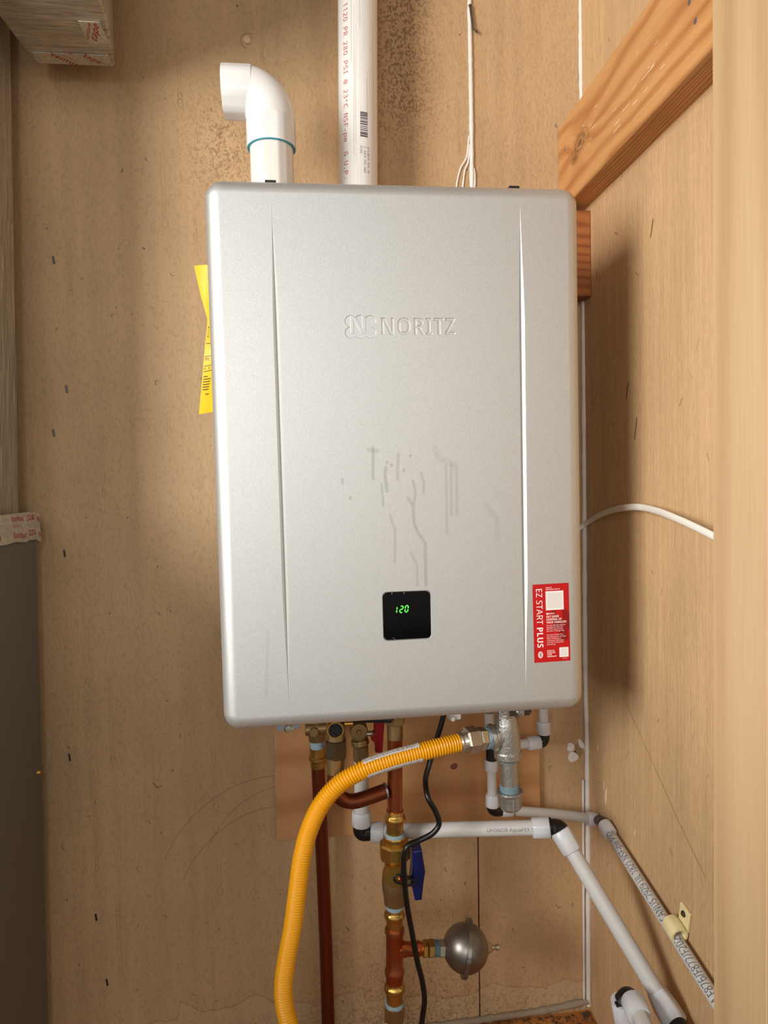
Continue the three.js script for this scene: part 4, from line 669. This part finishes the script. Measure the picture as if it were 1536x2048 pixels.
{
  const t = thing('small_plastic_line', 'thin white plastic water line stepping down behind the gas tee', 'water pipe', [0.18, 0.4147, 0.06]);
  const r = 0.0081, r2 = 0.0113, z = 0.058, zs = 0.058;
  part(t, 'upright_pipe', rod([0.1647, 0.5778, 0.058], [0.167, 0.5146, 0.058], r), pexWhite);
  part(t, 'upright_pipe', rod([0.2577, 0.5803, 0.058], [0.258, 0.5405, 0.058], r), pexWhite);
  part(t, 'collar', collar([0.2574, 0.5575, 0.058], [0.258, 0.5363, 0.058], r2), pexCollar);
  part(t, 'elbow_fitting', sweep([[0.258, 0.5388, 0.058], [0.2578, 0.527, 0.058], [0.2543, 0.5221, 0.058], [0.2474, 0.5217, 0.058]], 0.0088, { n: 18, radial: 18 }), blackPlastic, 'black elbow');
  part(t, 'collar', collar([0.2294, 0.5213, 0.058], [0.2509, 0.5223, 0.058], r2), pexCollar);
  part(t, 'cross_pipe', rod([0.1696, 0.5195, 0.058], [0.2354, 0.5217, 0.058], r), pexWhite);
  part(t, 'tee_fitting', [rod([0.1672, 0.5281, 0.058], [0.1675, 0.496, 0.058], 0.0088), rod([0.1671, 0.5196, 0.058], [0.1781, 0.5197, 0.058], 0.0088)], blackPlastic, 'black tee');
  part(t, 'collar', collar([0.1672, 0.48, 0.058], [0.1676, 0.4985, 0.058], r2), pexCollar);
  part(t, 'upright_pipe', rod([0.1674, 0.4893, 0.058], [0.1681, 0.4299, 0.058], r), pexWhite);
  part(t, 'collar', collar([0.1682, 0.4401, 0.058], [0.1679, 0.4197, 0.058], r2), pexCollar);
  part(t, 'elbow_fitting', [sweep([[0.1679, 0.4214, 0.058], [0.1678, 0.4163, 0.058], [0.1712, 0.4127, 0.058], [0.184, 0.4116, 0.058]], 0.0096, { n: 18, radial: 18 })], blackPlastic, 'black elbow');
  part(t, 'collar', collar([0.1831, 0.4117, 0.058], [0.2011, 0.4103, 0.058], r2), pexCollar);
  part(t, 'cross_pipe', sweep([[0.1925, 0.4101, 0.058], [0.2585, 0.3995, 0.056], [0.3037, 0.3896, 0.052], [0.3459, 0.378, 0.048]], r, { n: 30, radial: 20 }), pexWhite);
  part(t, 'collar', collar([0.3344, 0.3798, 0.048], [0.353, 0.3765, 0.048], r2), pexCollar);
  const e0 = [0.353, 0.3765, 0.048], e1 = [0.343, 0.3953, 0.098], far = [0.343, 0.3353, 0.4108], d = dir3(e1, far);
  part(t, 'elbow_fitting', [rod([0.3504, 0.3768, 0.048], [0.3557, 0.3755, 0.048], 0.0108), sweep([e0, lerp3(e0, e1, 0.6), e1, add3(e1, d, 0.012)], 0.0082, { n: 20, radial: 18 })], blackPlastic, 'black elbow');
  part(t, 'collar', collar(add3(e1, d, 0.024), add3(e1, d, 0.002), r2), pexCollar);
  const pm = tex(printCanvas('U.P. Code ASTM F876/F877/F2023 | S CANUS 79Z9 UL 1821 NSF-pw P321', 80, 14, 1, 996)); pm.repeat.set(1, 2.6);
  part(t, 'wall_pipe', sweep([add3(e1, d, 0.014), lerp3(e1, far, 0.5), add3(e1, d, (0.463 - e1[2]) / d[2])], r, { n: 40, radial: 24, start: [0.46, -0.62, -0.88] }), P({ map: pm, roughness: 0.4 }));
}
{ // clamp that holds the thin pipe to the side wall
  const e1 = [0.343, 0.3953, 0.098], far = [0.343, 0.3353, 0.4108], c = [0.343, 0.3641, 0.3128], d = dir3(e1, far);
  const t = thing('pipe_clamp', 'cream plastic clamp holding the thin pipe to the side wall', 'clamp', c), cream = S({ color: 0xe6d8a4, roughness: 0.45 });
  part(t, 'sleeve', ring(add3(c, d, -0.012), add3(c, d, 0.012), 0.0084, 0.0118, 32), cream);
  const up = V([0, 1, 0]).addScaledVector(V(d), -d[1]).normalize().toArray();
  const tabA = add3(add3(c, up, 0.008), [0.008, 0, 0]);
  const g = new RoundedBoxGeometry(0.004, 0.030, 0.022, 2, 0.0012); const m4 = new THREE.Matrix4().makeBasis(new THREE.Vector3(1, 0, 0), V(up), V([1, 0, 0]).cross(V(up)).normalize()); g.applyMatrix4(m4); const tc = add3([XW - 0.0022, c[1], c[2]], up, 0.017); g.translate(...tc);
  part(t, 'tab', g, cream);
  const sc = add3(tc, up, 0.006); part(t, 'screw', lathe([XW - 0.004, sc[1], sc[2]], [XW - 0.0075, sc[1], sc[2]], [[0, 0.0042], [0.5, 0.004], [1, 0.002]], 16), brassDark);
}
{ // second stub coming up from the floor at the right
  const t = thing('plastic_pipe_stub', 'white plastic pipe stub with a black elbow beside the side wall', 'water pipe', [0.2838, 0.2398, 0.345]);
  const a = [0.2745, 0.287, 0.335], b = [0.2679, 0.283, 0.4], d = dir3(a, b);
  part(t, 'collar', collar(add3(a, d, 0.02), add3(a, d, -0.006), 0.0150), pexCollar);
  part(t, 'pipe', rod(add3(a, d, 0.01), b, 0.0112), pexWhite);
  part(t, 'elbow_fitting', [sweep([add3(a, d, 0.0), add3(a, d, -0.010), [0.2734, 0.2844, 0.318], [0.2668, 0.2754, 0.316]], 0.0105, { n: 20, radial: 20 }), rbox([0.2608, 0.2752, 0.32][0] - 0.004, [0.2608, 0.2752, 0.32][0] + 0.008, [0.2608, 0.2752, 0.32][1] - 0.003, [0.2608, 0.2752, 0.32][1] + 0.003, 0.316, 0.324, 0.0012)], blackPlastic, 'black elbow');
  part(t, 'side_collar', collar([0.2668, 0.2781, 0.316], [0.2746, 0.2399, 0.312], 0.0145), pexCollar);
}
// galvanised gas tee with sediment trap
{
  const zc = 0.172, t = thing('gas_pipe_tee', 'galvanised gas tee with a capped drip leg under the heater', 'gas fitting', [0.1647, 0.4741, 0.172]);
  const at = (py) => lerp3([0.1602, 0.6181, 0.172], [0.1647, 0.4741, 0.172], (py - 1424) / 190);
  part(t, 'bushing', hexnut(at(1410), at(1436), 0.0158, 8, 0.2), galv);
  const c = at(1467);
  part(t, 'tee', [lathe(at(1431), at(1516), [[0, 0.0152], [0.06, 0.0168], [0.14, 0.0170], [0.26, 0.0182], [0.6, 0.0190], [0.80, 0.0190], [0.84, 0.0206], [0.96, 0.0206], [1, 0.0188]], 36, 0.5), lathe(c, [0.136, 0.5806, 0.172], [[0, 0.0165], [0.55, 0.0168], [0.7, 0.0178], [0.74, 0.0198], [0.97, 0.0200], [1, 0.0186]], 36, 0.5)], galv);
  const thr = (r, n) => { const o = []; for (let i = 0; i <= n; i++) o.push([i / n, i % 2 ? r : r - 0.0011]); return o; };
  part(t, 'thread', lathe(at(1513), at(1522), thr(0.0146, 8), 30, 0.3), threadBlue, 'blue sealed thread');
  part(t, 'nipple', rod(at(1518), at(1578), 0.0133, 32), galv);
  part(t, 'thread', lathe(at(1568), at(1584), thr(0.0148, 12), 30, 0.3), threadBlue, 'blue sealed thread');
  part(t, 'cap', lathe(at(1580), at(1617), [[0, 0.0152], [0.01, 0.0186], [0.05, 0.0194], [0.12, 0.0192], [0.2, 0.0176], [0.85, 0.0170], [1, 0.0140]], 36, 0.5), galv);
  part(t, 'cap_rib', rbox(at(1600)[0] - 0.0012, at(1600)[0] + 0.0012, at(1614)[1], at(1590)[1], at(1600)[2] + 0.0155, at(1600)[2] + 0.0186, 0.0008), galv);
}
// yellow gas connector
{
  const pts = [[0.0877, 0.5834, 0.186], [0.0563, 0.5806, 0.192], [0.0192, 0.5753, 0.196], [-0.0244, 0.5678, 0.2], [-0.0602, 0.5576, 0.202], [-0.0887, 0.543, 0.203], [-0.1138, 0.5183, 0.204], [-0.1322, 0.4841, 0.204], [-0.1437, 0.4458, 0.204], [-0.1521, 0.3964, 0.204], [-0.1599, 0.3468, 0.204], [-0.1697, 0.3008, 0.204], [-0.1756, 0.2652, 0.204], [-0.1753, 0.2324, 0.204], [-0.1669, 0.1876, 0.204], [-0.1622, 0.1376, 0.198], [-0.150, 0.09, 0.17], [-0.15, 0.0125, 0.15]];
  const t = thing('gas_hose', 'yellow corrugated gas connector hose curving down from the tee', 'gas hose', pts[pts.length - 1]);
  const cv = new THREE.CatmullRomCurve3(pts.map(V), false, 'centripetal', 0.5), L = cv.getLength(), pitch = 0.0040, n = Math.round(L / pitch * 8);
  part(t, 'hose', sweep(pts, (s, l) => 0.0110 + 0.0021 * Math.pow(0.5 + 0.5 * Math.cos(l / pitch * 6.2832), 0.6), { n, radial: 26 }), hoseYellow);
  const A = [0.136, 0.581, 0.172];
  const h0 = [0.0839, 0.5831, 0.1865], h1 = [0.0949, 0.5834, 0.1835], h2 = [0.1148, 0.5835, 0.1785], h3 = [0.1269, 0.582, 0.175], h4 = [0.1383, 0.5809, 0.172];
  part(t, 'sleeve', lathe(h0, h1, [[0, 0.0140], [0.2, 0.0152], [0.5, 0.0140], [1, 0.0160]], 30, 0.5), nickel);
  part(t, 'flare_nut', hexnut(h1, h2, 0.0192, 6, 0.32, 0.003), nickel);
  part(t, 'adapter', hexnut(h2, h3, 0.0165, 6, 0.32, 0.002), nickel);
  const thr = []; for (let i = 0; i <= 10; i++) thr.push([i / 10, i % 2 ? 0.0160 : 0.0150]); part(t, 'thread', lathe(h3, h4, thr, 30, 0.3), threadBlue, 'blue sealed thread');
  const lab = tex(paint(96, 512, (x, y) => tone([206, 198, 186], 1 + (fbm(x / 12, y / 8, 63, 3) - 0.5) * 0.25), (g) => { const r = rng(8); g.fillStyle = '#6a6a70'; for (const x of [20, 40, 60]) { let y = 16; while (y < 480) { const w = mix(6, 26, r()); g.fillRect(x, y, 7, w); y += w + mix(4, 10, r()); } } }));
  lab.repeat.set(1, 8);
  const sub = []; for (let i = 0; i <= 10; i++) sub.push(cv.getPointAt(mix(0.083, 0.192, i / 10)).toArray());
  const labM = S({ map: lab, roughness: 0.4, side: THREE.DoubleSide });
  part(t, 'label_band', [sweep(sub, 0.01345, { n: 40, radial: 14, arc: [Math.PI * 0.30, Math.PI * 0.74], start: [0, 0, 1] })], labM, 'pale printed label strip');
  part(t, 'label_band', [sweep(sub, 0.01345, { n: 40, radial: 12, arc: [-Math.PI * 0.38, -Math.PI * 0.08], start: [0, 0, 1] })], labM, 'pale printed label strip');
}
// black power cord
{
  const pts = [[0.0682, 0.6233, 0.17], [0.063, 0.6035, 0.168], [0.0539, 0.573, 0.165], [0.0438, 0.5449, 0.168], [0.0365, 0.5274, 0.178], [0.0362, 0.5109, 0.198], [0.0471, 0.4886, 0.199], [0.051, 0.472, 0.2], [0.0418, 0.4601, 0.201], [0.0215, 0.4503, 0.2], [0.0041, 0.4465, 0.205], [-0.0013, 0.4305, 0.2055], [-0.0014, 0.3978, 0.2055], [0.0017, 0.3593, 0.203], [0.0088, 0.314, 0.197], [0.0154, 0.2709, 0.195], [0.0227, 0.2364, 0.195], [0.025, 0.2099, 0.195], [0.0215, 0.1839, 0.195], [0.0153, 0.1355, 0.195], [0.035, 0.08, 0.19], [0.05, 0.02, 0.16], [0.09, 0.0045, 0.12], [0.16, 0.0045, 0.06], [0.20, 0.0045, 0.02]];
  single('power_cord', sweep(pts, (t) => 0.0040, { n: 280, radial: 14 }), S({ color: 0x0c0c0d, roughness: 0.33 }), 'black power cord snaking down past the blue valve handle', 'cord', pts[pts.length - 1]);
}
// white cable bowing out along the side wall
{
  const pts = [[0.3368, 0.8687, 0.006], [0.3515, 0.8799, 0.012], [0.351, 0.8995, 0.0759], [0.346, 0.9124, 0.1494], [0.342, 0.9182, 0.2203], [0.338, 0.9153, 0.2828], [0.335, 0.9069, 0.3424], [0.333, 0.8976, 0.3936], [0.333, 0.888, 0.4362], [0.335, 0.8814, 0.4593]];
  single('white_cable', sweep(pts, 0.0048, { n: 90, radial: 16, a: 0.5, b: 1, start: [-1, -0.2, 0.3] }), cableWhite, 'flat white cable bowing along the side wall by the heater', 'cable', pts[0]);
}
// broken plaster rosette in the corner
{
  const c = [0.3334, 0.4783, 0.001], r = rng(12), t = thing('plaster_patch', 'cracked white plaster patch on the back wall near the corner', 'plaster patch', [c[0], c[1] - 0.018, 0]);
  const blob = (cx, cy, w, h, a, d) => { const p = []; for (let i = 0; i < 11; i++) { const q = i / 11 * 6.283, k = 0.8 + 0.4 * r(); const x = Math.cos(q) * w * k, y = Math.sin(q) * h * k; p.push([cx + x * Math.cos(a) - y * Math.sin(a), cy + x * Math.sin(a) + y * Math.cos(a)]); } return plate(p, d, 0.0006, [0, 0, -0.0005]); };
  part(t, 'flake', [blob(c[0] - 0.007, c[1] + 0.008, 0.008, 0.0075, 0.4, 0.0032), blob(c[0] - 0.003, c[1] - 0.010, 0.0085, 0.0095, 0.2, 0.003)], caulk);
  part(t, 'flake', blob(c[0] + 0.007, c[1] + 0.001, 0.006, 0.013, 0.25, 0.0022), S({ color: 0x9a7e5c, roughness: 0.8 }), 'brown bare flake');
  part(t, 'flake', blob(c[0] + 0.012, c[1] + 0.012, 0.0045, 0.011, 0.45, 0.0026), caulk);
  part(t, 'nail_hole', lathe([c[0] + 0.0005, c[1] - 0.001, 0.0015], [c[0] + 0.0005, c[1] - 0.001, 0.0032], [[0, 0.0014], [1, 0.0012]], 10), blackPlastic, 'dark nail hole');
}
renderer.render(scene, camera);
